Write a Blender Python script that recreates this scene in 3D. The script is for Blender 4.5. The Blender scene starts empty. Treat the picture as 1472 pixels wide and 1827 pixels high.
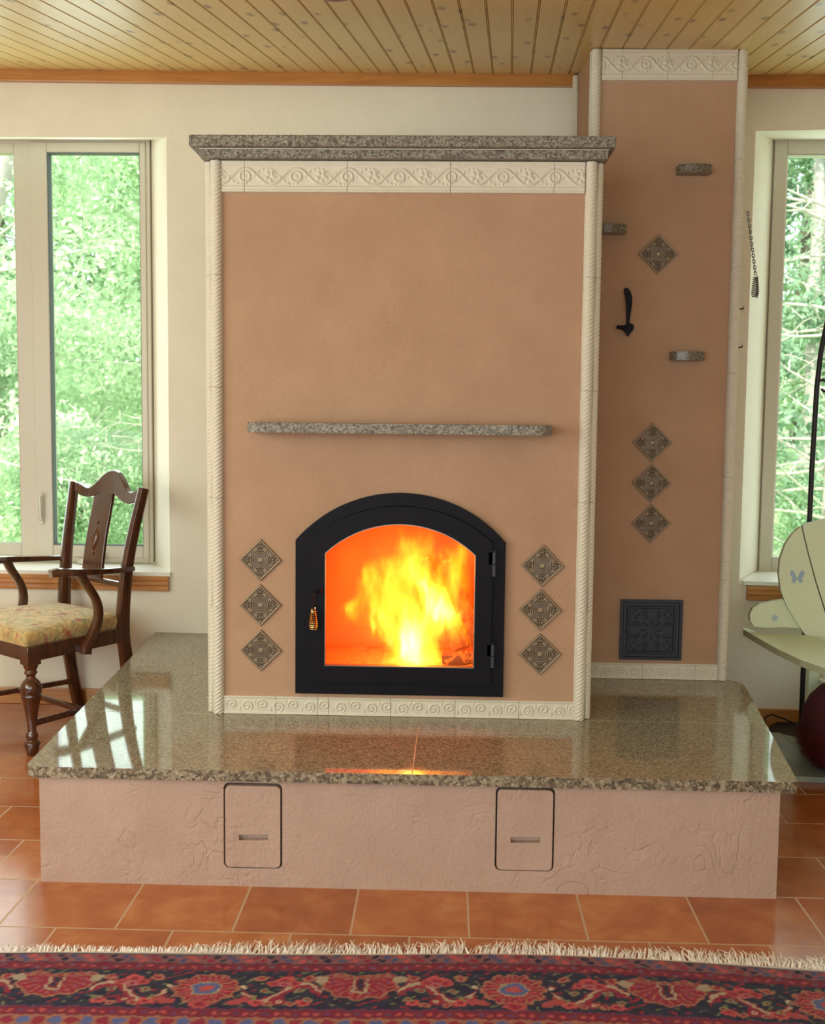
import bpy, bmesh, math, random
import numpy as np
from mathutils import Vector, Matrix

random.seed(7)
rng = np.random.default_rng(7)
scene = bpy.context.scene
COL = scene.collection
PI = math.pi

# ------------------------------------------------------------------ camera
CAM_YAW, CAM_PITCH, CAM_ROLL = -0.03036, -0.0877, 0.01081
cam_data = bpy.data.cameras.new('camera')
cam_data.sensor_fit = 'HORIZONTAL'
cam_data.sensor_width = 36.0
cam_data.lens = 2000.0 / 1472.0 * 36.0
cam_data.clip_start = 0.05
cam_data.clip_end = 300
cam = bpy.data.objects.new('camera', cam_data)
COL.objects.link(cam)
_f = Vector((math.sin(CAM_YAW) * math.cos(CAM_PITCH), math.cos(CAM_YAW) * math.cos(CAM_PITCH), math.sin(CAM_PITCH)))
_r = Vector((math.cos(CAM_YAW), -math.sin(CAM_YAW), 0))
_u = _r.cross(_f)
_c, _s = math.cos(CAM_ROLL), math.sin(CAM_ROLL)
_r2, _u2 = _r * _c + _u * _s, _u * _c - _r * _s
cam.matrix_world = Matrix(((_r2.x, _u2.x, -_f.x, 0.0), (_r2.y, _u2.y, -_f.y, -2.964), (_r2.z, _u2.z, -_f.z, 1.3), (0, 0, 0, 1)))
scene.camera = cam
cam_data.dof.use_dof = True
cam_data.dof.focus_distance = 3.7
cam_data.dof.aperture_fstop = 6.5

# ------------------------------------------------------------------ colour management
scene.view_settings.view_transform = 'Standard'
scene.view_settings.look = 'None'
scene.view_settings.gamma = 1.0
scene.view_settings.use_curve_mapping = False
scene.view_settings.exposure = -0.22
scene.cycles.use_denoising = True
scene.cycles.max_bounces = 10
scene.cycles.diffuse_bounces = 5
scene.cycles.glossy_bounces = 4
scene.cycles.transparent_max_bounces = 16
scene.cycles.sample_clamp_indirect = 6.0
scene.cycles.caustics_reflective = False
scene.cycles.caustics_refractive = False

# ------------------------------------------------------------------ world, sun, window and fill light
world = bpy.data.worlds.new('world')
scene.world = world
world.use_nodes = True
bg = world.node_tree.nodes['Background']
bg.inputs[0].default_value = (0.82, 0.92, 1.0, 1)
bg.inputs[1].default_value = 3.0
sun_d = bpy.data.lights.new('sun', 'SUN')
sun_d.energy = 8.4
sun_d.angle = math.radians(1.5)
sun_d.color = (1.0, 0.95, 0.85)
sun = bpy.data.objects.new('sun', sun_d)
COL.objects.link(sun)
sun.rotation_euler = Vector((0.35, 0.75, -0.95)).to_track_quat('-Z', 'Y').to_euler()


def area(name, loc, target, w, h, energy, color):
    d = bpy.data.lights.new(name, 'AREA')
    d.shape = 'RECTANGLE'
    d.size, d.size_y = w, h
    d.energy = energy
    d.color = color
    o = bpy.data.objects.new(name, d)
    COL.objects.link(o)
    o.location = loc
    o.rotation_euler = (Vector(target) - Vector(loc)).to_track_quat('-Z', 'Y').to_euler()
    return o


# fill lamps added in place of unseen windows, behind the camera and at left
area('rear_daylight_fill', (-0.7, -4.9, 1.45), (-0.3, 0.5, 1.2), 4.6, 1.7, 150, (0.83, 0.97, 1.02))
area('left_daylight_fill', (-3.05, -1.3, 1.45), (0.2, 0.7, 1.1), 2.6, 1.5, 95, (0.93, 0.98, 0.90))
# daylight coming in through the two windows in view, just inside their panes
for nm, x, y, w_, en in (('window_one_casement_daylight', -1.596, 2.10, 0.40, 7.0), ('window_one_fixed_daylight', -2.266, 2.10, 0.58, 10.0), ('window_two_daylight', 1.88, 2.03, 0.82, 9.0)):
    area(nm, (x, y, 1.56), (x, 0.0, 1.56), w_, 1.72, en, (0.82, 0.95, 1.0))


# ------------------------------------------------------------------ material helpers
class NT:
    def __init__(self, name):
        self.m = bpy.data.materials.new(name)
        self.m.use_nodes = True
        self.t = self.m.node_tree
        self.n = self.t.nodes
        self.b = self.n['Principled BSDF']
        self.out = self.n['Material Output']

    def add(self, typ, ins=None, **props):
        nd = self.n.new(typ)
        for k, v in props.items():
            setattr(nd, k, v)
        for k, v in (ins or {}).items():
            self.put(nd.inputs[k], v)
        return nd

    def put(self, sock, v):
        if isinstance(v, bpy.types.NodeSocket):
            self.t.links.new(v, sock)
        elif isinstance(v, bpy.types.Node):
            self.t.links.new(v.outputs[0], sock)
        elif isinstance(v, (tuple, list)) and len(v) == 3 and sock.type == 'RGBA':
            sock.default_value = (*v, 1)
        else:
            sock.default_value = v

    def math(self, op, a, b=0.0, c=0.0):
        return self.add('ShaderNodeMath', {0: a, 1: b, 2: c}, operation=op).outputs[0]

    def mix(self, f, a, b, typ='MIX'):
        nd = self.add('ShaderNodeMix', data_type='RGBA', blend_type=typ)
        self.put(nd.inputs[0], f)
        self.put(nd.inputs[6], a)
        self.put(nd.inputs[7], b)
        return nd.outputs[2]

    def ramp(self, f, stops, interp='LINEAR'):
        nd = self.add('ShaderNodeValToRGB', {0: f})
        cr = nd.color_ramp
        cr.interpolation = interp
        while len(cr.elements) < len(stops):
            cr.elements.new(0.5)
        for e, (p, c) in zip(cr.elements, stops):
            e.position = p
            e.color = (*c, 1) if len(c) == 3 else c
        return nd.outputs[0]

    def coord(self, scale=(1, 1, 1), loc=(0, 0, 0), rot=(0, 0, 0), kind='Object'):
        tc = self.add('ShaderNodeTexCoord')
        mp = self.add('ShaderNodeMapping', {0: tc.outputs[kind], 'Scale': scale, 'Location': loc, 'Rotation': rot})
        return mp.outputs[0]

    def noise(self, co, scale, detail=4, rough=0.5, dist=0.0):
        return self.add('ShaderNodeTexNoise', {'Vector': co, 'Scale': scale, 'Detail': detail, 'Roughness': rough, 'Distortion': dist}).outputs[0]

    def bump(self, h, strength, dist=0.01):
        return self.add('ShaderNodeBump', {'Height': h, 'Strength': strength, 'Distance': dist}).outputs[0]

    def set(self, **kw):
        names = dict(color='Base Color', rough='Roughness', metal='Metallic', normal='Normal', spec='Specular IOR Level', coat='Coat Weight',
                     emit='Emission Color', emit_s='Emission Strength', alpha='Alpha', sheen='Sheen Weight', coat_rough='Coat Roughness')
        for k, v in kw.items():
            self.put(self.b.inputs[names[k]], v)
        return self.m


def srgb(r, g, b):
    def f(c):
        c /= 255.0
        return c / 12.92 if c <= 0.04045 else ((c + 0.055) / 1.055) ** 2.4
    return (f(r), f(g), f(b))


def plain(name, color, rough=0.5, metal=0.0, var=0.08, scale=30, bump=0.0, spec=0.5):
    t = NT(name)
    co = t.coord()
    n = t.noise(co, scale, 5)
    dark = tuple(max(0, c * (1 - var)) for c in color)
    lite = tuple(min(1, c * (1 + var)) for c in color)
    kw = dict(color=t.mix(n, dark, lite), rough=rough, metal=metal, spec=spec)
    if bump:
        kw['normal'] = t.bump(t.noise(co, scale * 3, 4), bump, 0.004)
    return t.set(**kw)


def mat_plaster(name, a, b, trowel=0.5):
    t = NT(name)
    co = t.coord()
    n1 = t.noise(co, 6, 6, 0.6)
    n2 = t.noise(co, 90, 3, 0.6)
    tr = t.noise(co, 9, 3, 0.5, 1.6)
    ridge = t.math('SMOOTH_MIN', t.math('ABSOLUTE', t.math('SUBTRACT', tr, 0.5)), 0.05, 0.03)
    mask = t.ramp(t.noise(co, 4.3, 2, 0.5), [(0.50, (0, 0, 0)), (0.62, (1, 1, 1))])
    h = t.math('ADD', t.math('MULTIPLY', t.math('MULTIPLY', ridge, mask), 7.5 * trowel), t.math('MULTIPLY', n2, 0.4 + 0.15 * (trowel > 0.9)))
    h = t.math('ADD', h, t.math('MULTIPLY', n1, 0.7 + 0.5 * trowel))
    c = t.mix(t.ramp(n1, [(0.3, (0, 0, 0)), (0.7, (1, 1, 1))]), a, b)
    c = t.mix(t.math('MULTIPLY', n2, 0.25), c, tuple(x * 0.8 for x in a))
    return t.set(color=c, rough=0.9, normal=t.bump(h, 0.5 if trowel < 0.9 else 0.62, 0.008), spec=0.2)


def mat_granite(name, pal, rough=0.06, scale=1.0, bump=0.0, spec=0.5):
    t = NT(name)
    co = t.coord()
    v = t.add('ShaderNodeTexVoronoi', {'Vector': co, 'Scale': 190 * scale, 'Randomness': 1.0}).outputs['Color']
    s = t.add('ShaderNodeSeparateColor', {0: v})
    n = t.noise(co, 60 * scale, 6, 0.7)
    n2 = t.noise(co, 7, 4, 0.6)
    f = t.math('ADD', t.math('MULTIPLY', s.outputs[0], 0.5), t.math('MULTIPLY', n, 0.5))
    c = t.ramp(f, [(0.22, pal[0]), (0.42, pal[1]), (0.58, pal[2]), (0.82, pal[3])])
    c = t.mix(t.math('MULTIPLY', n2, 0.35), c, pal[1])
    kw = dict(color=c, rough=rough, spec=spec)
    if bump:
        kw['normal'] = t.bump(f, bump, 0.01)
    return t.set(**kw)


def mat_wood(name, a, b, scale=(6, 60, 60), rough=0.35, coat=0.0, knots=False):
    t = NT(name)
    co = t.coord(scale)
    n = t.noise(co, 1.0, 6, 0.65, 0.6)
    c = t.mix(t.ramp(n, [(0.3, (0, 0, 0)), (0.7, (1, 1, 1))]), a, b)
    return t.set(color=c, rough=rough, coat=coat, normal=t.bump(n, 0.06, 0.003))


M = {}
M['tan'] = mat_plaster('tan_plaster', (0.405, 0.248, 0.152), (0.46, 0.288, 0.182), 0.4)
M['tan_rough'] = mat_plaster('rough_tan_plaster', (0.42, 0.29, 0.225), (0.48, 0.34, 0.268), 1.0)
M['wall'] = mat_plaster('cream_plaster', (0.79, 0.745, 0.61), (0.84, 0.795, 0.66), 0.3)
M['granite'] = mat_granite('polished_granite', [(0.10, 0.08, 0.06), (0.235, 0.20, 0.13), (0.34, 0.31, 0.215), (0.48, 0.46, 0.37)], 0.05, 1.3)
M['granite_edge'] = mat_granite('chiselled_granite', [(0.03, 0.022, 0.016), (0.15, 0.11, 0.065), (0.28, 0.22, 0.13), (0.46, 0.40, 0.29)], 0.4, 0.7, 0.8)
M['granite_bracket'] = mat_granite('dark_bracket_granite', [(0.05, 0.045, 0.03), (0.13, 0.11, 0.075), (0.20, 0.175, 0.125), (0.32, 0.30, 0.24)], 0.22, 1.2, 0.0, 0.35)
M['granite_grey'] = mat_granite('grey_granite', [(0.06, 0.055, 0.04), (0.16, 0.14, 0.105), (0.25, 0.225, 0.175), (0.38, 0.355, 0.29)], 0.4, 1.0, 0.0, 0.22)
M['black_iron'] = plain('black_painted_steel', (0.007, 0.0065, 0.0095), 0.5, 0.0, 0.1, spec=0.11)
M['cast_iron'] = plain('cast_iron', (0.019, 0.022, 0.034), 0.5, 0.1, 0.15)
M['brass'] = plain('brass_wire', (0.65, 0.42, 0.16), 0.25, 1.0, 0.05)
M['steel'] = plain('dull_steel_wire', (0.20, 0.19, 0.16), 0.35, 0.8, 0.1)
M['pine_trim'] = mat_wood('varnished_orange_pine', (0.40, 0.155, 0.036), (0.56, 0.25, 0.066), (4, 50, 50), 0.3, 0.2)
M['mahogany'] = mat_wood('dark_varnished_wood', (0.024, 0.008, 0.005), (0.105, 0.032, 0.011), (30, 30, 5), 0.2, 0.6)
M['vinyl'] = plain('cream_vinyl', (0.56, 0.515, 0.42), 0.4, 0.0, 0.03)
M['gasket'] = plain('grey_gasket', (0.10, 0.12, 0.14), 0.5, 0.0, 0.05)
M['sill'] = plain('white_sill_board', (0.80, 0.79, 0.72), 0.3, 0.0, 0.03)
M['mint'] = plain('mint_painted_wood', (0.64, 0.72, 0.50), 0.4, 0.0, 0.06, 12)
M['mint_edge'] = plain('olive_edge', (0.33, 0.34, 0.21), 0.5, 0.0, 0.12, 25)  # darker olive colour on the side faces of the boards
M['blue_paint'] = plain('pale_blue_paint', (0.30, 0.43, 0.52), 0.5, 0.0, 0.1)
M['red_velvet'] = plain('deep_red_plush', (0.055, 0.004, 0.008), 0.9, 0.0, 0.4, 40, 0.4)
M['red_fur'] = plain('deep_red_shag', (0.11, 0.006, 0.008), 0.85, 0.0, 0.35, 30)
M['black_wire'] = plain('matt_black_metal', (0.012, 0.011, 0.011), 0.5, 0.2, 0.1)
M['fringe'] = plain('cream_wool', (0.84, 0.77, 0.70), 0.9, 0.0, 0.1, 60)
M['maroon'] = plain('maroon_wood', (0.17, 0.04, 0.03), 0.35, 0.0, 0.1)
M['bark'] = plain('dark_bark', (0.12, 0.095, 0.07), 0.9, 0.0, 0.4, 12, 0.8)
M['pale_bark'] = plain('pale_grey_bark', (0.46, 0.41, 0.36), 0.9, 0.0, 0.3, 14, 0.8)
M['twig'] = plain('pale_dead_twig', (0.50, 0.46, 0.38), 0.9, 0.0, 0.2, 14)


def mat_trim():
    t = NT('ivory_ceramic')
    co = t.coord()
    n = t.noise(co, 40, 5, 0.6)
    rel = t.add('ShaderNodeAttribute', attribute_name='relief').outputs['Fac']
    c = t.mix(n, (0.59, 0.535, 0.42), (0.67, 0.615, 0.50))
    return t.set(color=c, rough=0.45, spec=0.35)


M['ivory'] = mat_trim()


def mat_tile_metal(name, lo, hi):
    t = NT(name)
    rel = t.add('ShaderNodeAttribute', attribute_name='relief').outputs['Fac']
    n = t.noise(t.coord(), 80, 3)
    f = t.math('ADD', rel, t.math('MULTIPLY', t.math('SUBTRACT', n, 0.5), 0.5))
    return t.set(color=t.ramp(f, [(0.15, lo), (0.75, hi)]), rough=0.42, metal=0.35)


M['bronze'] = mat_tile_metal('antique_bronze', (0.085, 0.058, 0.036), (0.26, 0.19, 0.118))


def mat_floor():
    t = NT('terracotta_tiles')
    tc = t.add('ShaderNodeTexCoord')
    mp = t.add('ShaderNodeMapping', {0: tc.outputs['Object'], 'Location': (-0.0705 + 0.297 * 40, -0.011 + 0.283 * 40, 0)})
    br = t.add('ShaderNodeTexBrick', {'Vector': mp.outputs[0], 'Color1': (0, 0, 0), 'Color2': (1, 1, 1), 'Mortar': (0.5, 0.5, 0.5), 'Scale': 1.0,
                                      'Mortar Size': 0.0032, 'Mortar Smooth': 0.2, 'Bias': 0.0, 'Brick Width': 0.297, 'Row Height': 0.283})
    br.offset, br.offset_frequency, br.squash, br.squash_frequency = 0.5, 2, 1.0, 2
    co = t.coord()
    n = t.noise(co, 7, 6, 0.62, 0.4)
    n2 = t.noise(co, 30, 4, 0.6)
    c = t.ramp(n, [(0.30, (0.33, 0.092, 0.030)), (0.5, (0.43, 0.14, 0.042)), (0.72, (0.55, 0.235, 0.085))])
    c = t.mix(t.math('MULTIPLY', n2, 0.3), c, (0.40, 0.11, 0.033))
    c = t.mix(0.25, c, br.outputs[0], 'SOFT_LIGHT')
    c = t.mix(br.outputs['Fac'], c, (0.52, 0.36, 0.24))
    h = t.math('SUBTRACT', t.math('MULTIPLY', n, 0.25), br.outputs['Fac'])
    r = t.math('ADD', t.math('MULTIPLY', br.outputs['Fac'], 0.6), t.math('ADD', 0.10, t.math('MULTIPLY', n2, 0.12)))
    return t.set(color=c, rough=r, normal=t.bump(h, 0.25, 0.004), spec=0.6)


M['floor'] = mat_floor()


def mat_ceiling():
    t = NT('knotty_pine_planks')
    tc = t.add('ShaderNodeTexCoord')
    sp = t.add('ShaderNodeSeparateXYZ', {0: tc.outputs['Object']})
    xs = t.math('SUBTRACT', sp.outputs[0], t.math('MULTIPLY', sp.outputs[1], 0.053))
    pid = t.math('FLOOR', t.math('DIVIDE', xs, 0.0775))
    wn = t.add('ShaderNodeTexWhiteNoise', {'W': pid}, noise_dimensions='1D')
    off = t.math('MULTIPLY', wn.outputs[0], 7.0)
    v = t.add('ShaderNodeCombineXYZ', {0: t.math('MULTIPLY', xs, 45), 1: t.math('ADD', t.math('MULTIPLY', sp.outputs[1], 2.2), off), 2: off})
    n = t.noise(v, 1.0, 5, 0.6, 0.5)
    kv = t.add('ShaderNodeCombineXYZ', {0: t.math('MULTIPLY', xs, 13), 1: t.math('ADD', t.math('MULTIPLY', sp.outputs[1], 5.5), off), 2: off})
    k = t.add('ShaderNodeTexVoronoi', {'Vector': kv, 'Scale': 1.0}).outputs['Distance']
    c = t.mix(n, (0.60, 0.40, 0.115), (0.74, 0.55, 0.19))
    c = t.mix(t.math('MULTIPLY', wn.outputs[0], 0.25), c, (0.57, 0.36, 0.095))
    c = t.mix(t.ramp(k, [(0.07, (1, 1, 1)), (0.22, (0, 0, 0))]), c, (0.24, 0.12, 0.04))
    return t.set(color=c, rough=0.35, normal=t.bump(n, 0.05, 0.002))


M['ceiling'] = mat_ceiling()


def mat_fabric():
    t = NT('tapestry_fabric')
    co = t.coord()
    w = t.noise(co, 9, 3, 0.5, 2.5)
    v = t.add('ShaderNodeTexVoronoi', {'Vector': co, 'Scale': 16.0}, feature='SMOOTH_F1').outputs['Distance']
    n = t.noise(co, 22, 4, 0.6, 1.2)
    c = t.ramp(w, [(0.30, (0.44, 0.30, 0.10)), (0.42, (0.62, 0.43, 0.16)), (0.50, (0.36, 0.30, 0.12)), (0.58, (0.68, 0.50, 0.22)), (0.70, (0.50, 0.33, 0.12))])
    c = t.mix(t.ramp(v, [(0.14, (1, 1, 1)), (0.24, (0, 0, 0))]), c, (0.42, 0.10, 0.055))
    c = t.mix(t.ramp(n, [(0.57, (0, 0, 0)), (0.63, (1, 1, 1))]), c, (0.40, 0.20, 0.10))
    c = t.mix(t.ramp(n, [(0.34, (1, 1, 1)), (0.39, (0, 0, 0))]), c, (0.20, 0.21, 0.10))
    return t.set(color=c, rough=0.85, normal=t.bump(t.noise(co, 400, 2), 0.2, 0.002), sheen=0.2)


M['fabric'] = mat_fabric()


def mat_glass(name, tint=(1, 1, 1), refl=0.5):
    t = NT(name)
    t.n.remove(t.b)
    tr = t.add('ShaderNodeBsdfTransparent', {0: tint})
    gl = t.add('ShaderNodeBsdfGlossy', {'Color': (1, 1, 1), 'Roughness': 0.02})
    fr = t.add('ShaderNodeFresnel', {'IOR': 1.45})
    mx = t.add('ShaderNodeMixShader', {0: t.math('MULTIPLY', fr.outputs[0], refl), 1: tr.outputs[0], 2: gl.outputs[0]})
    t.put(t.out.inputs[0], mx.outputs[0])
    return t.m


M['glass'] = mat_glass('window_glass', (0.97, 1.0, 0.98), 0.12)
M['stove_glass'] = mat_glass('ceramic_door_glass', (1, 0.97, 0.94), 0.15)


def mat_leaf(name, a, b, trans=0.5):
    t = NT(name)
    t.n.remove(t.b)
    g = t.add('ShaderNodeNewGeometry')
    c = t.mix(g.outputs['Random Per Island'], a, b)
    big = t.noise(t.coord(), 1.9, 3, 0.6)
    c = t.mix(t.ramp(big, [(0.52, (0, 0, 0)), (0.70, (0.35, 0.35, 0.35))]), c, (0.82, 0.88, 0.74))  # pale clumps painted in for brighter, sunlit foliage
    c = t.mix(t.ramp(big, [(0.34, (0.55, 0.55, 0.55)), (0.47, (0, 0, 0))]), c, tuple(x * 0.5 for x in a))  # dark clumps painted in for shaded foliage
    d = t.add('ShaderNodeBsdfDiffuse', {0: c})
    tl = t.add('ShaderNodeBsdfTranslucent', {0: c})
    mx = t.add('ShaderNodeMixShader', {0: trans, 1: d.outputs[0], 2: tl.outputs[0]})
    t.put(t.out.inputs[0], mx.outputs[0])
    return t.m


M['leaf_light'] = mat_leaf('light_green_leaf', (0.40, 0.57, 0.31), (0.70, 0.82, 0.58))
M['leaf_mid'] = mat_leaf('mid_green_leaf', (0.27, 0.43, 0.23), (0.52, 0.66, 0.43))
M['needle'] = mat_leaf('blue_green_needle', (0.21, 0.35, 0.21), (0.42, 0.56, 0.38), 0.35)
M['grass_leaf'] = plain('sunlit_grass', (0.36, 0.50, 0.24), 0.9, 0.0, 0.4, 3)


def mat_firebrick():
    t = NT('fire_brick')
    tc = t.add('ShaderNodeTexCoord')
    mp = t.add('ShaderNodeMapping', {0: tc.outputs['Object'], 'Rotation': (PI / 2, 0, 0)})
    br = t.add('ShaderNodeTexBrick', {'Vector': mp.outputs[0], 'Color1': (0.58, 0.22, 0.07), 'Color2': (0.54, 0.20, 0.065), 'Mortar': (0.50, 0.185, 0.06), 'Scale': 1.0,
                                      'Mortar Size': 0.003, 'Brick Width': 0.22, 'Row Height': 0.075})
    return t.set(color=br.outputs[0], rough=0.9)


M['firebrick'] = mat_firebrick()


def mat_log():
    t = NT('charred_glowing_log')
    co = t.coord((1, 1, 1))
    v = t.noise(t.coord((1, 1, 1)), 26, 4, 0.6, 0.8)
    n = t.noise(co, 9, 4)
    crack = t.math('MULTIPLY', t.ramp(v, [(0.50, (0, 0, 0)), (0.68, (1, 1, 1))]), t.ramp(n, [(0.42, (0, 0, 0)), (0.62, (1, 1, 1))]))
    return t.set(color=t.mix(n, (0.05, 0.02, 0.01), (0.20, 0.085, 0.035)), rough=0.9, emit=(1.0, 0.16, 0.01, 1), emit_s=t.math('ADD', 0.25, t.math('MULTIPLY', crack, 2.0)))


M['log'] = mat_log()
M['ash'] = plain('grey_ash', (0.42, 0.28, 0.20), 0.95, 0.0, 0.3, 40, 0.6)


def mat_vcol(name, attr, rough=0.95):
    t = NT(name)
    a = t.add('ShaderNodeVertexColor', layer_name=attr)
    n = t.noise(t.coord(), 260, 3)
    return t.set(color=t.mix(t.math('MULTIPLY', n, 0.35), a.outputs[0], (0.03, 0.015, 0.02)), rough=rough, spec=0.1, normal=t.bump(n, 0.3, 0.003), sheen=0.1)


M['rug'] = mat_vcol('knotted_wool', 'dye')


# ------------------------------------------------------------------ mesh helpers
class MB:
    def __init__(self):
        self.v, self.f, self.mi = [], [], []

    def add(self, vs, fs, mi=0):
        o = len(self.v)
        self.v.extend([tuple(p) for p in vs])
        for f in fs:
            self.f.append(tuple(i + o for i in f))
            self.mi.append(mi)
        return self

    def box(self, x0, x1, y0, y1, z0, z1, mi=0):
        vs = [(x0, y0, z0), (x1, y0, z0), (x1, y1, z0), (x0, y1, z0), (x0, y0, z1), (x1, y0, z1), (x1, y1, z1), (x0, y1, z1)]
        return self.add(vs, [(0, 3, 2, 1), (4, 5, 6, 7), (0, 1, 5, 4), (1, 2, 6, 5), (2, 3, 7, 6), (3, 0, 4, 7)], mi)

    def prism(self, poly, fn0, fn1, mi=0, side_mi=None):
        """poly: 2D outline (counter-clockwise seen from the cap 1 side); fn0 / fn1 place it in 3D as the two caps"""
        n = len(poly)
        vs = [fn0(*p) for p in poly] + [fn1(*p) for p in poly]
        self.add(vs, [tuple(range(n - 1, -1, -1)), tuple(range(n, 2 * n))], mi)
        self.add(vs, [(i, (i + 1) % n, n + (i + 1) % n, n + i) for i in range(n)], mi if side_mi is None else side_mi)
        return self

    def tube(self, path, radii, n=10, flat=None, up=(0, 0, 1), cap=True, mi=0):
        """sweep a circle (or, with flat=(w,h), a rounded rectangle) along a path"""
        P = [Vector(p) for p in path]
        if not hasattr(radii, '__len__'):
            radii = [radii] * len(P)
        up = Vector(up)
        rings = []
        prev = None
        for i, p in enumerate(P):
            d = (P[min(i + 1, len(P) - 1)] - P[max(i - 1, 0)]).normalized()
            if prev is None:
                a = up.cross(d)
                if a.length < 1e-4:
                    a = Vector((1, 0, 0)).cross(d)
            else:
                a = prev - d * prev.dot(d)
            a.normalize()
            prev = a
            b = d.cross(a)
            ring = []
            for k in range(n):
                t = 2 * PI * (k + 0.5) / n
                ca, sa = math.cos(t), math.sin(t)
                if flat:
                    e = 0.35
                    ca = math.copysign(abs(ca) ** e, ca) * flat[0] / 2
                    sa = math.copysign(abs(sa) ** e, sa) * flat[1] / 2
                    ring.append(p + a * ca * radii[i] + b * sa * radii[i])
                else:
                    ring.append(p + (a * ca + b * sa) * radii[i])
            rings.append(ring)
        vs = [q for r in rings for q in r]
        fs = []
        for i in range(len(P) - 1):
            for k in range(n):
                fs.append((i * n + k, i * n + (k + 1) % n, (i + 1) * n + (k + 1) % n, (i + 1) * n + k))
        if cap:
            fs.append(tuple(range(n - 1, -1, -1)))
            fs.append(tuple((len(P) - 1) * n + k for k in range(n)))
        return self.add(vs, fs, mi)

    def lathe(self, prof, c=(0, 0, 0), n=24, mi=0):
        vs = []
        for z, r in prof:
            for k in range(n):
                t = 2 * PI * k / n
                vs.append((c[0] + r * math.cos(t), c[1] + r * math.sin(t), c[2] + z))
        fs = []
        for i in range(len(prof) - 1):
            for k in range(n):
                fs.append((i * n + k, i * n + (k + 1) % n, (i + 1) * n + (k + 1) % n, (i + 1) * n + k))
        fs.append(tuple(range(n - 1, -1, -1)))
        fs.append(tuple((len(prof) - 1) * n + k for k in range(n)))
        return self.add(vs, fs, mi)

    def build(self, name, mats, parent=None, smooth=True, bevel=0.0, seg=2, angle=0.6, loc=None):
        me = bpy.data.meshes.new(name)
        me.from_pydata(self.v, [], self.f)
        if not isinstance(mats, (list, tuple)):
            mats = [mats]
        for m in mats:
            me.materials.append(m)
        if len(mats) > 1:
            me.polygons.foreach_set('material_index', self.mi)
        me.update()
        if smooth:
            me.polygons.foreach_set('use_smooth', [True] * len(me.polygons))
            me.set_sharp_from_angle(angle=angle)
        o = bpy.data.objects.new(name, me)
        COL.objects.link(o)
        if parent:
            o.parent = parent
        if loc:
            o.location = loc
        if bevel:
            md = o.modifiers.new('bevel', 'BEVEL')
            md.width = bevel
            md.segments = seg
            md.limit_method = 'ANGLE'
            md.angle_limit = 0.6
            md.harden_normals = False
        return o


def smooth_path(P, n=5):
    P = [Vector(p) for p in P]
    out = []
    for i in range(len(P) - 1):
        p0, p1, p2, p3 = P[max(i - 1, 0)], P[i], P[i + 1], P[min(i + 2, len(P) - 1)]
        for k in range(n):
            t = k / n
            out.append(0.5 * ((2 * p1) + (p2 - p0) * t + (2 * p0 - 5 * p1 + 4 * p2 - p3) * t * t + (3 * p1 - p0 - 3 * p2 + p3) * t ** 3))
    out.append(P[-1])
    return out


def smooth_vals(v, n=5):
    x = np.arange(len(v))
    return list(np.interp(np.linspace(0, len(v) - 1, (len(v) - 1) * n + 1), x, v))


def np_mesh(name, verts, faces, mat, parent=None, smooth=True, attr=None, loc=None):
    """verts (n,3) array, faces (m,3|4) array"""
    verts = np.asarray(verts, np.float32)
    faces = np.asarray(faces, np.int32)
    me = bpy.data.meshes.new(name)
    k = faces.shape[1]
    me.vertices.add(len(verts))
    me.vertices.foreach_set('co', verts.ravel())
    me.loops.add(faces.size)
    me.loops.foreach_set('vertex_index', faces.ravel())
    me.polygons.add(len(faces))
    me.polygons.foreach_set('loop_start', np.arange(0, faces.size, k, dtype=np.int32))
    me.update(calc_edges=True)
    me.materials.append(mat)
    if smooth:
        me.polygons.foreach_set('use_smooth', [True] * len(me.polygons))
    if attr is not None:
        a = me.attributes.new('relief', 'FLOAT', 'POINT')
        a.data.foreach_set('value', np.asarray(attr, np.float32).ravel())
    o = bpy.data.objects.new(name, me)
    COL.objects.link(o)
    if parent:
        o.parent = parent
    if loc:
        o.location = loc
    return o


def relief_tile(name, w, h, nx, nz, fn, depth, thick, mat, parent=None, loc=(0, 0, 0), u0=0.0):
    """tile standing in the XZ plane, its face towards -Y raised by fn(u, v) (metres from the tile's corner), with closed sides and back"""
    us = np.linspace(0, w, nx)
    vs = np.linspace(0, h, nz)
    U, V = np.meshgrid(us, vs)
    Hh = fn(U + u0, V)
    Y = -(thick + Hh * depth)
    X, Z = U.copy(), V.copy()
    top = np.stack([X, Y, Z], -1).reshape(-1, 3)
    idx = np.arange(nx * nz).reshape(nz, nx)
    f = np.stack([idx[:-1, :-1], idx[:-1, 1:], idx[1:, 1:], idx[1:, :-1]], -1).reshape(-1, 4)
    ring = np.concatenate([idx[0, :], idx[1:, -1], idx[-1, -2::-1], idx[-2:0:-1, 0]])
    back = top[ring].copy()
    back[:, 1] = 0
    n0 = len(top)
    m = len(ring)
    a = np.arange(m)
    b = (a + 1) % m
    side = np.stack([ring[a], n0 + a, n0 + b, ring[b]], -1)
    verts = np.concatenate([top, back])
    at = np.concatenate([Hh.ravel(), np.zeros(m)])
    return np_mesh(name, verts, np.concatenate([f, side]), mat, parent, True, at, loc)


def sstep(a, b, x):
    t = np.clip((x - a) / (b - a), 0, 1)
    return t * t * (3 - 2 * t)


def thing(name, label, cat, loc=(0, 0, 0), rotz=0.0, group=None):
    o = bpy.data.objects.new(name, None)
    o.empty_display_size = 0.05
    COL.objects.link(o)
    o.location = loc
    o.rotation_euler = (0, 0, rotz)
    return tag(o, label, cat, group)


def tag(o, label=None, cat=None, group=None, kind=None):
    if label:
        o['label'] = label
    if cat:
        o['category'] = cat
    if group:
        o['group'] = group
    if kind:
        o['kind'] = kind
    return o


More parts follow.
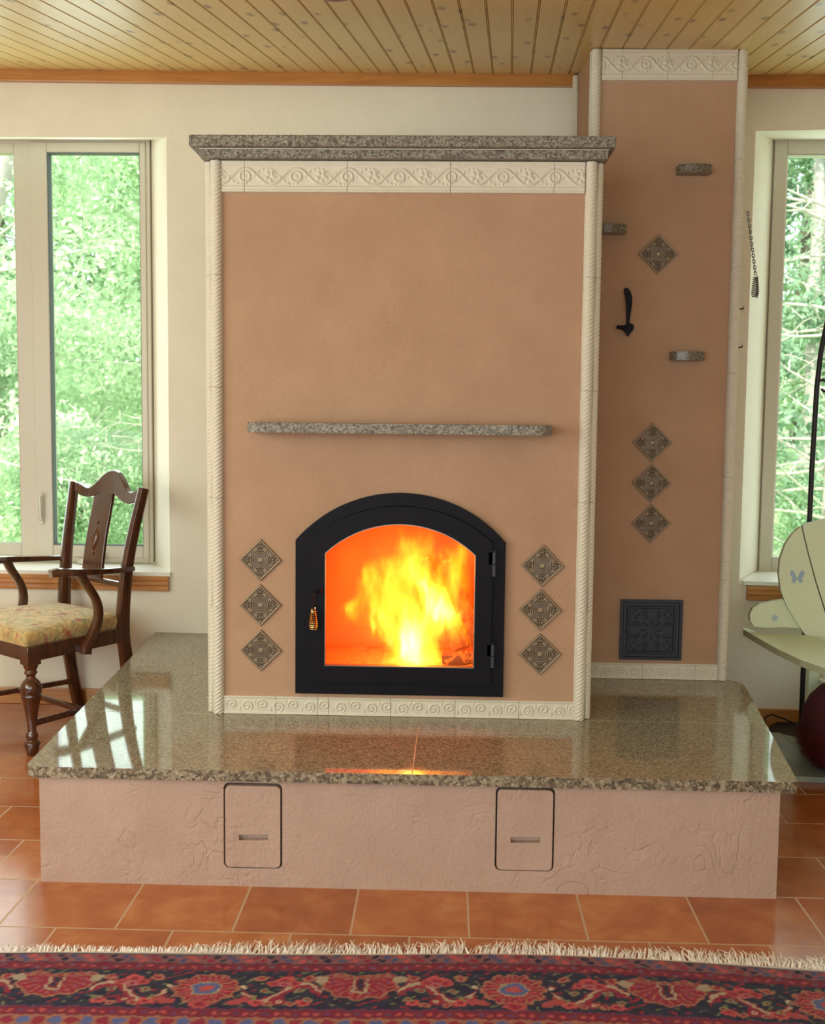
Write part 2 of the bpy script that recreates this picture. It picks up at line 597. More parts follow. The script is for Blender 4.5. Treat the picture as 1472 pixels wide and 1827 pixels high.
def struct(o, label=None, cat=None):
    return tag(o, label, cat, None, 'structure')


def dup(o, loc=None, parent=None, rot=None):
    c = o.copy()
    COL.objects.link(c)
    if parent:
        c.parent = parent
    if loc is not None:
        c.location = loc
    if rot is not None:
        c.rotation_euler = rot
    return c


def arch(x0, x1, z0, zs, zp, n=28):
    """outline of an arched opening, counter-clockwise seen from the front: sill z0, spring zs, peak zp"""
    hw = (x1 - x0) / 2
    cx = (x0 + x1) / 2
    rise = zp - zs
    R = (hw * hw + rise * rise) / (2 * rise)
    cz = zp - R
    a0 = math.asin(hw / R)
    pts = [(x0, z0), (x1, z0)]
    for i in range(n + 1):
        a = a0 - 2 * a0 * i / n
        pts.append((cx + R * math.sin(a), cz + R * math.cos(a)))
    return pts


def plate_with_hole(name, outer, hole, y0, y1, mat, parent, bevel=0.0):
    """slab between y0 (front) and y1 (back) in the XZ plane with a hole through it"""
    bm = bmesh.new()
    rings = {}
    for key, poly in (('o', outer), ('h', hole)):
        for y in (y0, y1):
            rings[key, y] = [bm.verts.new((p[0], y, p[1])) for p in poly]
    for y in (y0, y1):
        es = []
        for key in ('o', 'h'):
            r = rings[key, y]
            for i in range(len(r)):
                es.append(bm.edges.new((r[i], r[(i + 1) % len(r)])))
        bmesh.ops.triangle_fill(bm, use_beauty=True, use_dissolve=False, edges=es)
    for key in ('o', 'h'):
        a, b = rings[key, y0], rings[key, y1]
        n = len(a)
        for i in range(n):
            bm.faces.new((a[i], a[(i + 1) % n], b[(i + 1) % n], b[i]))
    bmesh.ops.recalc_face_normals(bm, faces=bm.faces)
    me = bpy.data.meshes.new(name)
    bm.to_mesh(me)
    bm.free()
    me.materials.append(mat)
    me.polygons.foreach_set('use_smooth', [True] * len(me.polygons))
    me.set_sharp_from_angle(angle=0.5)
    o = bpy.data.objects.new(name, me)
    COL.objects.link(o)
    o.parent = parent
    return o


# ------------------------------------------------------------------ room shell
def wall_y(x):
    return 1.82 - 0.05 * x - 0.012 * x * x


def ceil_z(x, y):
    yy = max(y, 0.2)
    return 2.588 + 0.150 * (yy - 1.14) - 0.012 * (x - 0.775)


XL, XR, YR = -3.4, 3.2, -5.4
# floor
fl = MB().box(XL - 0.2, XR + 0.2, YR - 0.2, 2.3, -0.12, 0.0).build('floor', M['floor'], smooth=False)
struct(fl)

# ceiling of narrow beaded boards that run towards the back wall
mb = MB()
pitch = 0.0775
g = [(-0.0090, 0), (-0.0078, 0.004), (-0.0066, 0.0), (-0.0054, 0.001), (-0.0042, 0.0), (-0.0026, 0.005), (-0.001, 0)]
xs = []
k = int(math.floor((XL - 0.3) / pitch))
while k * pitch < XR + 0.5:
    for dx, dz in g:
        xs.append((k * pitch + dx, dz))
    k += 1
rows = [YR - 0.2, 0.2, 2.25]
vs = []
for y in rows:
    for x, dz in xs:
        xx = x + 0.053 * y
        vs.append((xx, y, ceil_z(xx, y) + dz))
n = len(xs)
fs = [(j * n + i, (j + 1) * n + i, (j + 1) * n + i + 1, j * n + i + 1) for j in range(2) for i in range(n - 1)]
ce = MB().add(vs, fs).build('ceiling', M['ceiling'], smooth=False)
struct(ce)
struct(MB().add([(XL - 0.3, YR - 0.3, 2.56), (XR + 0.3, YR - 0.3, 2.56), (XR + 0.3, 0.2, 2.56), (XL - 0.3, 0.2, 2.56), (XR + 0.3, 2.6, 2.97), (XL - 0.3, 2.6, 2.97)],
                [(0, 1, 2, 3), (3, 2, 4, 5)]).build('roof', M['pine_trim'], smooth=False))

# back wall: gently curved, thick plaster, two splayed window openings
WIN = [dict(x0=-2.72, x1=-1.205, z0=0.575, z1=2.452, fx0=-2.62, fx1=-1.345, fz1=2.505, fy=2.12),
       dict(x0=1.232, x1=2.52, z0=0.602, z1=2.456, fx0=1.40, fx1=2.36, fz1=2.497, fy=2.05)]
cols = sorted(set([XL - 0.2, XR + 0.2] + [round(v, 4) for v in np.arange(-3.2, 3.2, 0.1)] + [w[k] for w in WIN for k in ('x0', 'x1')]))
mb = MB()
for a, b in zip(cols[:-1], cols[1:]):
    spans = [(-0.05, 3.0)]
    for w in WIN:
        if a >= w['x0'] - 1e-6 and b <= w['x1'] + 1e-6:
            spans = [(-0.05, w['z0']), (w['z1'], 3.0)]
    for z0, z1 in spans:
        mb.add([(a, wall_y(a), z0), (b, wall_y(b), z0), (b, wall_y(b), z1), (a, wall_y(a), z1)], [(0, 1, 2, 3)])
for w in WIN:
    prof = [(0.0, 0.0), (0.008, 0.004), (0.02, 0.02), (0.035, 0.05), (1.0, 1.0)]

    def ring(t, s):
        cx = lambda o, i: o + (i - o) * t
        x0, x1 = cx(w['x0'], w['fx0']), cx(w['x1'], w['fx1'])
        z1 = cx(w['z1'], w['fz1'])
        y = lambda x, xo: wall_y(xo) + (w['fy'] + 0.02 - wall_y(xo)) * s
        return [(x0, y(x0, w['x0']), w['z0'] - 0.02), (x0, y(x0, w['x0']), z1), (x1, y(x1, w['x1']), z1), (x1, y(x1, w['x1']), w['z0'] - 0.02)]
    rs = [ring(t, s) for t, s in prof]
    for p, q in zip(rs[:-1], rs[1:]):
        for i in range(3):
            mb.add([p[i], p[i + 1], q[i + 1], q[i]], [(0, 1, 2, 3)])
wb = mb.build('wall_back', M['wall'], angle=0.9)
struct(wb)
struct(MB().box(XL - 0.15, XL, YR, 2.0, -0.05, 2.9).build('wall_left', M['wall'], smooth=False))
struct(MB().box(XR, XR + 0.15, YR, 2.0, -0.05, 2.9).build('wall_right', M['wall'], smooth=False))
struct(MB().box(XL, XR, YR - 0.15, YR, -0.05, 2.9).build('wall_rear', M['wall'], smooth=False))


def wall_strip(x0, x1, zf, h, proud, n=24, grooves=()):
    """moulding that follows the back wall between x0 and x1; zf(x) its lower edge"""
    prof = [(0.0, 0.0), (proud, 0.0)]
    for gz in grooves:
        prof += [(proud, gz - 0.005), (proud - 0.006, gz - 0.002), (proud - 0.006, gz + 0.002), (proud, gz + 0.005)]
    prof += [(proud, h), (0.0, h)]
    m = len(prof)
    vs, fs = [], []
    for i in range(n + 1):
        x = x0 + (x1 - x0) * i / n
        for py, pz in prof:
            vs.append((x, wall_y(x) - py + 0.001, zf(x) + pz))
    for i in range(n):
        for j in range(m):
            fs.append((i * m + j, (i + 1) * m + j, (i + 1) * m + (j + 1) % m, i * m + (j + 1) % m))
    fs.append(tuple(range(m)))
    fs.append(tuple(n * m + j for j in range(m - 1, -1, -1)))
    return MB().add(vs, fs)


crown = lambda x: ceil_z(x, wall_y(x) - 0.02) - 0.048
struct(wall_strip(XL, 0.50, crown, 0.050, 0.030, 30).build('trim_1', M['pine_trim'], smooth=False, bevel=0.003))
struct(wall_strip(1.04, XR, crown, 0.050, 0.030, 20).build('trim_2', M['pine_trim'], smooth=False, bevel=0.003))
struct(wall_strip(XL, -1.27, lambda x: 0.0, 0.072, 0.018, 16).build('baseboard_left', M['pine_trim'], smooth=False, bevel=0.003))
struct(wall_strip(1.08, XR, lambda x: 0.0, 0.075, 0.018, 16).build('baseboard_right', M['pine_trim'], smooth=False, bevel=0.003))
struct(wall_strip(-2.9, -1.208, lambda x: 0.515, 0.066, 0.026, 16, (0.022, 0.043)).build('trim_3', M['pine_trim'], smooth=False, bevel=0.002))
struct(wall_strip(1.262, 2.6, lambda x: 0.536, 0.062, 0.026, 14, (0.020, 0.041)).build('trim_4', M['pine_trim'], smooth=False, bevel=0.002))


def sill(name, w, xa, xb, z):
    n = 12
    top, fr = [], []
    mb = MB()
    X = [xa + (xb - xa) * i / n for i in range(n + 1)]
    out = [(x, wall_y(x) - 0.018) for x in X] + [(xb, wall_y(xb) + 0.01), (w['fx1'], w['fy'] + 0.02), (w['fx0'], w['fy'] + 0.02), (xa, wall_y(xa) + 0.01)]
    mb.prism(out, lambda x, y: (x, y, z - 0.016), lambda x, y: (x, y, z))
    return struct(mb.build(name, M['sill'], smooth=False, bevel=0.004))


sill('trim_5', WIN[0], -2.80, -1.200, 0.597)
sill('trim_6', WIN[1], 1.245, 2.56, 0.616)


def frame_ring(mb, x0, x1, z0, z1, wl, wr, wb_, wt, y0, y1):
    mb.box(x0, x0 + wl, y0, y1, z0, z1)
    mb.box(x1 - wr, x1, y0, y1, z0, z1)
    mb.box(x0 + wl, x1 - wr, y0, y1, z0, z0 + wb_)
    mb.box(x0 + wl, x1 - wr, y0, y1, z1 - wt, z1)


# window 1: a fixed light and a casement with crank and lever
w1 = struct(thing('window_1', 'cream casement window with two panes behind the armchair', 'window', (0, 0, 0)))
mb = MB()
frame_ring(mb, -2.64, -1.345, 0.600, 2.510, 0.045, 0.02, 0.028, 0.025, 2.115, 2.19)
mb.box(-1.958, -1.884, 2.118, 2.19, 0.62, 2.49)
mb.build('window_frame', M['vinyl'], w1, smooth=False, bevel=0.004)
mb = MB()
frame_ring(mb, -1.884, -1.362, 0.625, 2.488, 0.078, 0.026, 0.054, 0.044, 2.105, 2.18)
mb.build('casement_sash', M['vinyl'], w1, smooth=False, bevel=0.004)
mb = MB()
frame_ring(mb, -2.60, -1.958, 0.625, 2.488, 0.03, 0.004, 0.058, 0.044, 2.122, 2.18)
mb.build('fixed_sash', M['vinyl'], w1, smooth=False, bevel=0.004)
mb = MB()
frame_ring(mb, -1.807, -1.387, 0.678, 2.445, 0.006, 0.004, 0.005, 0.005, 2.112, 2.15)
mb.build('glazing_gasket', M['gasket'], w1, smooth=False)
MB().box(-1.806, -1.388, 2.138, 2.144, 0.679, 2.444).build('glass_pane', M['glass'], w1, smooth=False)
MB().box(-2.571, -1.961, 2.138, 2.144, 0.682, 2.445).build('glass_pane', M['glass'], w1, smooth=False)
mb = MB()
mb.box(-1.868, -1.846, 2.095, 2.106, 0.775, 0.905)
mb.tube([(-1.857, 2.098, 0.80), (-1.857, 2.075, 0.80), (-1.857, 2.068, 0.83), (-1.857, 2.064, 0.90), (-1.850, 2.068, 0.925)], [0.008, 0.009, 0.010, 0.008, 0.007], 10)
mb.build('sash_lever', M['vinyl'], w1, bevel=0.003)
mb = MB()
mb.lathe([(0, 0.03), (0.016, 0.028), (0.02, 0.02)], (0, 0, 0), 16)
mb.tube([(0, 0, 0.015), (0.05, -0.002, 0.03), (0.085, -0.003, 0.022)], [0.009, 0.007, 0.007], 8)
mb.lathe([(0, 0.004), (0.012, 0.012), (0.03, 0.012), (0.036, 0.006)], (0.088, -0.003, 0.012), 12)
mb.build('crank', M['vinyl'], w1, loc=(-1.66, 2.09, 0.60))

w2 = struct(thing('window_2', 'cream window with one pane beside the chimney', 'window', (0, 0, 0)))
mb = MB()
frame_ring(mb, 1.398, 2.36, 0.606, 2.497, 0.055, 0.055, 0.065, 0.062, 2.045, 2.12)
mb.build('window_frame', M['vinyl'], w2, smooth=False, bevel=0.004)
mb = MB()
frame_ring(mb, 1.454, 2.305, 0.672, 2.434, 0.006, 0.006, 0.006, 0.005, 2.055, 2.10)
mb.build('glazing_gasket', M['sill'], w2, smooth=False)
MB().box(1.455, 2.304, 2.075, 2.081, 0.673, 2.433).build('glass_pane', M['glass'], w2, smooth=False)

# ------------------------------------------------------------------ hearth: plastered bench with a granite top
hearth = thing('hearth_bench', 'low tan plastered hearth bench with polished granite top under the stove', 'hearth', (0, 0, 0))
BX0, BX1 = -1.106, 0.907
bx = lambda x, y: (x - 0.066 * y) if x < 0 else (x + 0.105 * y)
cl = [(-0.598, -0.437, 0.052, 0.292), (0.144, 0.304, 0.062, 0.297)]
outer = [(BX0, 0.0), (BX1, 0.0), (BX1, 0.300), (BX0, 0.300)]


def rrect(x0, x1, z0, z1, r, n=5):
    pts = []
    for cx, cz, a0 in ((x1 - r, z0 + r, -PI / 2), (x1 - r, z1 - r, 0), (x0 + r, z1 - r, PI / 2), (x0 + r, z0 + r, PI)):
        for i in range(n + 1):
            a = a0 + PI / 2 * i / n
            pts.append((cx + r * math.cos(a), cz + r * math.sin(a)))
    return pts


# base: front skin with two recesses, sides and back
bm = bmesh.new()


def loop(poly, y):
    return [bm.verts.new((p[0], y, p[1])) for p in poly]


lo = loop(outer, 0.0)
holes = [loop(rrect(a, b, c, d, 0.016), 0.0) for a, b, c, d in cl]
es = [bm.edges.new((r[i], r[(i + 1) % len(r)])) for r in [lo] + holes for i in range(len(r))]
bmesh.ops.triangle_fill(bm, use_beauty=True, use_dissolve=False, edges=es)
for h_ in holes:
    back = [bm.verts.new((v.co.x, 0.05, v.co.z)) for v in h_]
    for i in range(len(h_)):
        j = (i + 1) % len(h_)
        bm.faces.new((h_[i], h_[j], back[j], back[i]))
    bm.faces.new(back)
bk = [bm.verts.new((bx(BX0, 1.80), 1.80, 0)), bm.verts.new((bx(BX1, 1.05), 1.05, 0)), bm.verts.new((bx(BX1, 1.05), 1.05, 0.3)), bm.verts.new((bx(BX0, 1.80), 1.80, 0.3))]
bm.faces.new((lo[1], bk[1], bk[2], lo[2]))
bm.faces.new((lo[0], lo[3], bk[3], bk[0]))
bm.faces.new((bk[1], bk[0], bk[3], bk[2]))
bm.faces.new((lo[3], lo[2], bk[2], bk[3]))
bmesh.ops.recalc_face_normals(bm, faces=bm.faces)
me = bpy.data.meshes.new('base')
bm.to_mesh(me)
bm.free()
me.materials.append(M['tan_rough'])
base = bpy.data.objects.new('base', me)
COL.objects.link(base)
base.parent = hearth

M['dark_gap'] = plain('dark_grey_backing', (0.10, 0.085, 0.075), 0.9, 0.0, 0.2)
for i, (a, b, c, d) in enumerate(cl):
    gmb = MB()
    gmb.prism(rrect(a + 0.001, b - 0.001, c + 0.001, d - 0.001, 0.015), lambda x, z: (x, 0.049, z), lambda x, z: (x, 0.020, z))
    gm = gmb.build('cleanout_backing', M['dark_gap'], hearth, smooth=False)  # dark grey block behind the cover, showing as an outline around it
    # cover with a slot to pull it by
    sx, sz = (a + b) / 2 + 0.002, c + 0.087
    slot = [(sx - 0.040, sz - 0.008), (sx + 0.040, sz - 0.006), (sx + 0.040, sz + 0.010), (sx - 0.040, sz + 0.008)]
    cv = plate_with_hole('cleanout_cover', rrect(a + 0.005, b - 0.005, c + 0.004, d - 0.008, 0.013), slot, -0.003, 0.018, M['tan_rough'], hearth)
    smb = MB()
    smb.add([(sx - 0.045, 0.016, sz - 0.014), (sx + 0.045, 0.016, sz - 0.014), (sx + 0.045, 0.016, sz + 0.014), (sx - 0.045, 0.016, sz + 0.014)], [(0, 1, 2, 3)])
    smb.build('pull_slot', M['tan_rough'], cv, smooth=False)

# granite top in fitted pieces with hairline joints
ZS = 0.33


def slab_piece(poly, name='granite_slab'):
    """poly: (x, y) outline; the outer front edge is chiselled"""
    mb = MB()
    n = len(poly)
    vs = [(x, y, ZS - 0.030) for x, y in poly] + [(x, y, ZS) for x, y in poly]
    mb.add(vs, [tuple(range(n - 1, -1, -1)), tuple(range(n, 2 * n))], 0)
    for i in range(n):
        j = (i + 1) % n
        mb.add([vs[i], vs[j], vs[n + j], vs[n + i]], [(0, 1, 2, 3)], 1)
    return mb.build(name, [M['granite'], M['granite_edge']], hearth, smooth=False, bevel=0.0035, seg=2)


SL, SR = -1.140, 0.950
lx = lambda y: SL - 0.071 * y
rx = lambda y: SR + 0.131 * y
gp = 0.0015
fy = -0.014
seam = 0.556


def arc(cx, cy, r, a0, a1, n=6):
    return [(cx + r * math.cos(a0 + (a1 - a0) * i / n), cy + r * math.sin(a0 + (a1 - a0) * i / n)) for i in range(n + 1)]


slab_piece(arc(SL + 0.028, fy + 0.03, 0.03, PI, 1.5 * PI) + [(-0.083 - gp, fy), (-0.078 - gp, seam - gp), (lx(seam), seam - gp)])
slab_piece([(-0.083 + gp, fy)] + arc(SR - 0.014, fy + 0.015, 0.015, -PI / 2, 0, 4) + [(rx(seam), seam - gp), (-0.078 + gp, seam - gp)])
slab_piece([(lx(seam), seam + gp), (-0.5, seam + gp), (-0.5, wall_y(-0.5) - 0.004), (-0.9, wall_y(-0.9) - 0.004), (lx(1.85), wall_y(-1.27) - 0.004)])
slab_piece([(0.2, seam + gp), (rx(seam), seam + gp)] + [(rx(1.05), 1.05)] + arc(rx(1.05) - 0.05, 1.125 - 0.02, 0.045, 0.1, PI / 2, 5) + [(0.2, 1.16)])

jm = MB()
jm.prism([(-0.0846, fy + 0.002), (-0.0814, fy + 0.002), (-0.0764, seam), (-0.0796, seam)], lambda x, y: (x, y, ZS - 0.02), lambda x, y: (x, y, ZS - 0.0004))
jm.prism([(lx(seam) + 0.003, seam - 0.0016), (rx(seam) - 0.003, seam - 0.0016), (rx(seam) - 0.003, seam + 0.0016), (lx(seam) + 0.003, seam + 0.0016)], lambda x, y: (x, y, ZS - 0.02), lambda x, y: (x, y, ZS - 0.0003))
jm.build('joint_grout', plain('cream_grout', (0.55, 0.47, 0.36), 0.7), hearth, smooth=False)

# ------------------------------------------------------------------ masonry stove
stove = thing('masonry_stove', 'large tan plastered masonry stove with arched black firebox door', 'stove', (0, 0, 0))
YS = 0.567
SX0, SX1 = -0.742, 0.447
hole = arch(-0.425, 0.138, 0.455, 0.862, 0.985)
# front skin with the arched opening, then the block behind it as sides, back and top
plate_with_hole('plaster_front', [(SX0, ZS), (SX1, ZS), (SX1, 2.072), (SX0, 2.072)], hole, YS, YS + 0.09, M['tan'], stove)
mb = MB()
mb.box(SX0, SX0 + 0.1, YS + 0.09, 1.05, ZS, 2.072)
mb.box(SX1 - 0.1, SX1, YS + 0.09, 1.05, ZS, 2.072)
mb.box(SX0 + 0.1, SX1 - 0.1, 1.04, 1.05, ZS, 2.072)
mb.box(SX0, SX1, YS, 1.05, 2.0715, 2.074)
mb.build('plaster_body', M['tan'], stove, smooth=False)
# firebox lining
fb = MB()
FX0, FX1, FZ0, FZ1, FY1 = -0.50, 0.21, 0.455, 1.10, 1.03
fb.add([(FX0, YS + 0.088, FZ0), (FX1, YS + 0.088, FZ0), (FX1 - 0.05, FY1, FZ0), (FX0 + 0.05, FY1, FZ0), (FX0, YS + 0.088, FZ1), (FX1, YS + 0.088, FZ1), (FX1 - 0.05, FY1, FZ1), (FX0 + 0.05, FY1, FZ1)],
       [(0, 1, 2, 3), (2, 6, 7, 3), (0, 3, 7, 4), (1, 5, 6, 2), (4, 7, 6, 5)])
fb.build('firebox_lining', M['firebrick'], stove, smooth=False)
ash = np.random.default_rng(3)
nx_, ny_ = 50, 26
X, Y = np.meshgrid(np.linspace(-0.44, 0.15, nx_), np.linspace(0.60, 0.98, ny_))
Z = 0.459 + 0.012 * ash.random(X.shape) * np.sin(np.pi * (X + 0.44) / 0.59)
idx = np.arange(nx_ * ny_).reshape(ny_, nx_)
np_mesh('ash_bed', np.stack([X, Y, Z], -1).reshape(-1, 3), np.stack([idx[:-1, :-1], idx[:-1, 1:], idx[1:, 1:], idx[1:, :-1]], -1).reshape(-1, 4), M['ash'], stove)

# capstone in two courses
MB().box(-0.770, 0.476, 0.528, 1.08, 2.0735, 2.1005).build('capstone', M['granite_grey'], stove, smooth=False, bevel=0.003)
MB().box(-0.7715, 0.4775, 0.5265, 1.07, 2.0995, 2.1025).build('caulk_line', M['ivory'], stove, smooth=False)
MB().box(-0.797, 0.495, 0.498, 1.10, 2.1015, 2.1355).build('capstone', M['granite_grey'], stove, smooth=False, bevel=0.004)

# mantel shelf with clipped front corners
ms = [(-0.614, YS + 0.02), (-0.614, YS - 0.10), (-0.602, YS - 0.118), (-0.585, YS - 0.122), (0.270, YS - 0.122), (0.295, YS - 0.116), (0.318, YS - 0.085), (0.322, YS + 0.02)]
MB().prism(ms, lambda x, y: (x, y, 1.2375), lambda x, y: (x, y, 1.2675)).build('mantel_shelf', M['granite_grey'], stove, smooth=False, bevel=0.004)


def frieze(u, v, H=0.096):
    """acanthus scroll: running vine, ringed rosettes and leaf clusters between double fillets"""
    t = v / H
    h = 0.0 * u
    h += 0.75 * (sstep(0.0, 0.02, t) - sstep(0.07, 0.10, t)) + 0.5 * (sstep(0.10, 0.12, t) - sstep(0.18, 0.21, t))
    h += 0.75 * (sstep(0.90, 0.93, t) - sstep(0.985, 1.0, t)) + 0.5 * (sstep(0.80, 0.83, t) - sstep(0.88, 0.90, t))
    P = 0.0795
    k = np.round(u / P)
    du = u - k * P
    dv = v - H * 0.50
    r = np.sqrt(du ** 2 + dv ** 2)
    rose = (np.mod(k, 2) == 0)
    ring = np.exp(-((r - 0.0155) / 0.0028) ** 2) + 0.75 * np.exp(-(r / 0.0075) ** 2)
    th = np.arctan2(dv, du)
    leaf = (0.55 + 0.45 * np.cos(5 * th + 1.2)) * np.exp(-((r - 0.012) / 0.007) ** 2) + 0.6 * np.exp(-(((du - 0.006) / 0.004) ** 2 + ((dv - 0.004) / 0.009) ** 2))
    mid = np.where(rose, ring, leaf)
    vine = H * (0.5 + 0.26 * np.cos(PI * u / P)) * 1.0
    h += 0.8 * np.exp(-((v - vine) / 0.0045) ** 2) * (sstep(0.2, 0.27, t) - sstep(0.74, 0.81, t)) * (r > 0.017)
    vine2 = H * (0.5 - 0.26 * np.cos(PI * u / P + 0.5))
    spr = np.exp(-((v - vine2) / 0.004) ** 2) * (0.5 + 0.5 * np.sin(2 * PI * u / 0.0132))
    h += 0.6 * spr * (sstep(0.2, 0.27, t) - sstep(0.74, 0.81, t)) * (r > 0.019)
    h += 0.9 * mid * (sstep(0.2, 0.25, t) - sstep(0.76, 0.81, t))
    return np.clip(h, 0, 1.15)


def scroll(u, v, H=0.057):
    """base course: running spiral scrolls between fillets"""
    t = v / H
    h = 0.6 * (1 - sstep(0.06, 0.12, t)) + 0.6 * sstep(0.88, 0.94, t)
    P = 0.050
    k = np.floor(u / P)
    cx = (k + 0.5) * P
    sgn = np.where(np.mod(k, 2) == 0, 1.0, -1.0)
    du = (u - cx) * sgn
    dv = (v - H * (0.5 + 0.05 * sgn))
    r = np.sqrt(du ** 2 + dv ** 2) + 1e-6
    th = np.arctan2(dv, du)
    sp = 0.5 + 0.5 * np.cos(2 * PI * r / 0.0115 - th)
    h += 0.8 * sp ** 2 * (1 - sstep(0.016, 0.021, r)) * (sstep(0.10, 0.18, t) - sstep(0.82, 0.9, t))
    h += 0.7 * np.exp(-(((u - k * P) / 0.004) ** 2 + ((v - H * 0.5 - 0.012 * sgn) / 0.008) ** 2))
    return np.clip(h, 0, 1.15)


def frieze_run(parent, x0, cuts, y, z, H, fn, name, depth=0.006, thick=0.009, u_off=0.0, dens=0.0016):
    for a, b in zip(cuts[:-1], cuts[1:]):
        w = b - a - 0.0012
        relief_tile(name, w, H, max(4, int(w / dens)), max(8, int(H / dens)), lambda u, v: fn(u, v, H), depth, thick, M['ivory'], parent, (a + 0.0006, y, z), a - u_off)


frieze_run(stove, 0, [-0.709, -0.637, -0.319, -0.001, 0.317, 0.411], YS + 0.001, 1.9765, 0.0955, frieze, 'frieze_tile', u_off=-0.637)
frieze_run(stove, 0, [-0.709, -0.540, -0.405, -0.370, -0.170, 0.036, 0.240, 0.420], YS + 0.001, ZS + 0.001, 0.057, scroll, 'base_tile', u_off=-0.709, depth=0.005, thick=0.008, dens=0.0013)


def rope_mesh(L, R=0.0165, strand=0.0125):
    """a half-round twisted rope on a flat back strip, along +Z, facing -Y"""
    nz = int(L / 0.0016)
    na = 15
    zs_ = np.linspace(0, L, nz)
    an = np.linspace(-0.5 * PI, 0.5 * PI, na)
    A, Zz = np.meshgrid(an, zs_)
    ph = Zz / strand * PI - A * 2.5
    rr = R * (0.80 + 0.27 * np.abs(np.sin(ph)) ** 0.7)
    X = rr * np.sin(A)
    Y = -rr * np.cos(A) * 0.95 - 0.006
    top = np.stack([X, Y, Zz], -1).reshape(-1, 3)
    idx = np.arange(na * nz).reshape(nz, na)
    f = np.stack([idx[:-1, :-1], idx[:-1, 1:], idx[1:, 1:], idx[1:, :-1]], -1).reshape(-1, 4)
    w = 0.018
    ex = np.array([(-w, -0.006, 0), (w, -0.006, 0), (w, 0, 0), (-w, 0, 0), (-w, -0.006, L), (w, -0.006, L), (w, 0, L), (-w, 0, L)])
    n0 = len(top)
    ef = n0 + np.array([(0, 3, 2, 1), (4, 5, 6, 7), (0, 1, 5, 4), (1, 2, 6, 5), (2, 3, 7, 6), (3, 0, 4, 7)])
    # flat end caps of the rope as fans of quads
    caps = []
    for row, flip in ((idx[0], True), (idx[-1], False)):
        for i in range(0, na // 2):
            q = [row[i], row[i + 1], row[na - 2 - i], row[na - 1 - i]]
            caps.append(q[::-1] if flip else q)
    return np.concatenate([top, ex]), np.concatenate([f, ef, np.array(caps)])


ROPE = {}


def rope(parent, x, y, z0, z1, nseg, rot=0.0, name='rope_trim'):
    L = (z1 - z0) / nseg
    key = round(L, 4)
    for i in range(nseg):
        if key not in ROPE:
            v, f = rope_mesh(L - 0.001)
            o = np_mesh(name, v, f, M['ivory'], parent)
            ROPE[key] = o.data
        else:
            o = bpy.data.objects.new(name, ROPE[key])
            COL.objects.link(o)
            o.parent = parent
        o.location = (x, y, z0 + i * L)
        o.rotation_euler = (0, 0, rot)


rope(stove, -0.7265, YS + 0.001, ZS + 0.001, 2.0725, 5)
rope(stove, 0.4305, YS + 0.001, ZS + 0.001, 2.0725, 5)
rope(stove, -0.7425, YS + 0.020, ZS + 0.001, 2.0725, 5, -PI / 2)
rope(stove, 0.4475, YS + 0.020, ZS + 0.001, 2.0725, 5, PI / 2)


def medallion(u, v, S):
    """square tile, corner-up when hung: rim, four fans in the corners, star in the middle"""
    a, b = 2 * u / S - 1, 2 * v / S - 1
    m = np.maximum(np.abs(a), np.abs(b))
    h = sstep(0.86, 0.90, m) * 1.0
    h = np.where(m > 0.985, 0.5, h)
    ca, cb = np.abs(a) - 0.86, np.abs(b) - 0.86
    r = np.sqrt(ca ** 2 + cb ** 2)
    th = np.arctan2(-cb, -ca)
    inside = m < 0.84
    rings = np.exp(-((r - 0.72) / 0.035) ** 2) + np.exp(-((r - 0.58) / 0.03) ** 2)
    fan = (0.5 + 0.5 * np.cos(th * 14)) * np.exp(-((r - 0.34) / 0.12) ** 2)
    dot = np.exp(-((r - 0.10) / 0.06) ** 2)
    curl = np.exp(-((np.sqrt((np.abs(a) - 0.74) ** 2 + (np.abs(b) - 0.30) ** 2) - 0.085) / 0.03) ** 2) + np.exp(-((np.sqrt((np.abs(a) - 0.30) ** 2 + (np.abs(b) - 0.74) ** 2) - 0.085) / 0.03) ** 2)
    star = 0.9 * (1 - sstep(0.17, 0.22, np.abs(a) + np.abs(b)))
    field = 0.32 * (r > 0.78)
    h2 = np.clip(rings + 0.9 * fan + dot + curl * (r < 0.72) + star + field, 0, 1)
    return np.where(inside, h2 * 0.9, h)


def diamond_set(parent, y, S, spots):
    first = None
    for cx, cz, tilt in spots:
        if first is None:
            o = relief_tile('diamond_tile', S, S, 74, 74, lambda u, v: medallion(u, v, S), 0.0035, 0.005, M['bronze'], parent)
            me = o.data
            co = np.empty(len(me.vertices) * 3, np.float32)
            me.vertices.foreach_get('co', co)
            co = co.reshape(-1, 3)
            co[:, 0] -= S / 2
            co[:, 2] -= S / 2
            c45 = math.sqrt(0.5)
            x2 = (co[:, 0] - co[:, 2]) * c45
            z2 = (co[:, 0] + co[:, 2]) * c45
            co[:, 0], co[:, 2] = x2, z2
            me.vertices.foreach_set('co', co.ravel())
            me.update()
            first = o
        else:
            o = dup(first, parent=parent)
        o.location = (cx, y, cz)
        o.rotation_euler = (0, tilt, 0)


diamond_set(stove, YS + 0.001, 0.0955, [(-0.590, 0.8295, 0.01), (-0.590, 0.684, -0.015), (-0.589, 0.5375, 0.0), (0.306, 0.8245, 0.02), (0.303, 0.683, 0.01), (0.304, 0.5405, -0.02)])

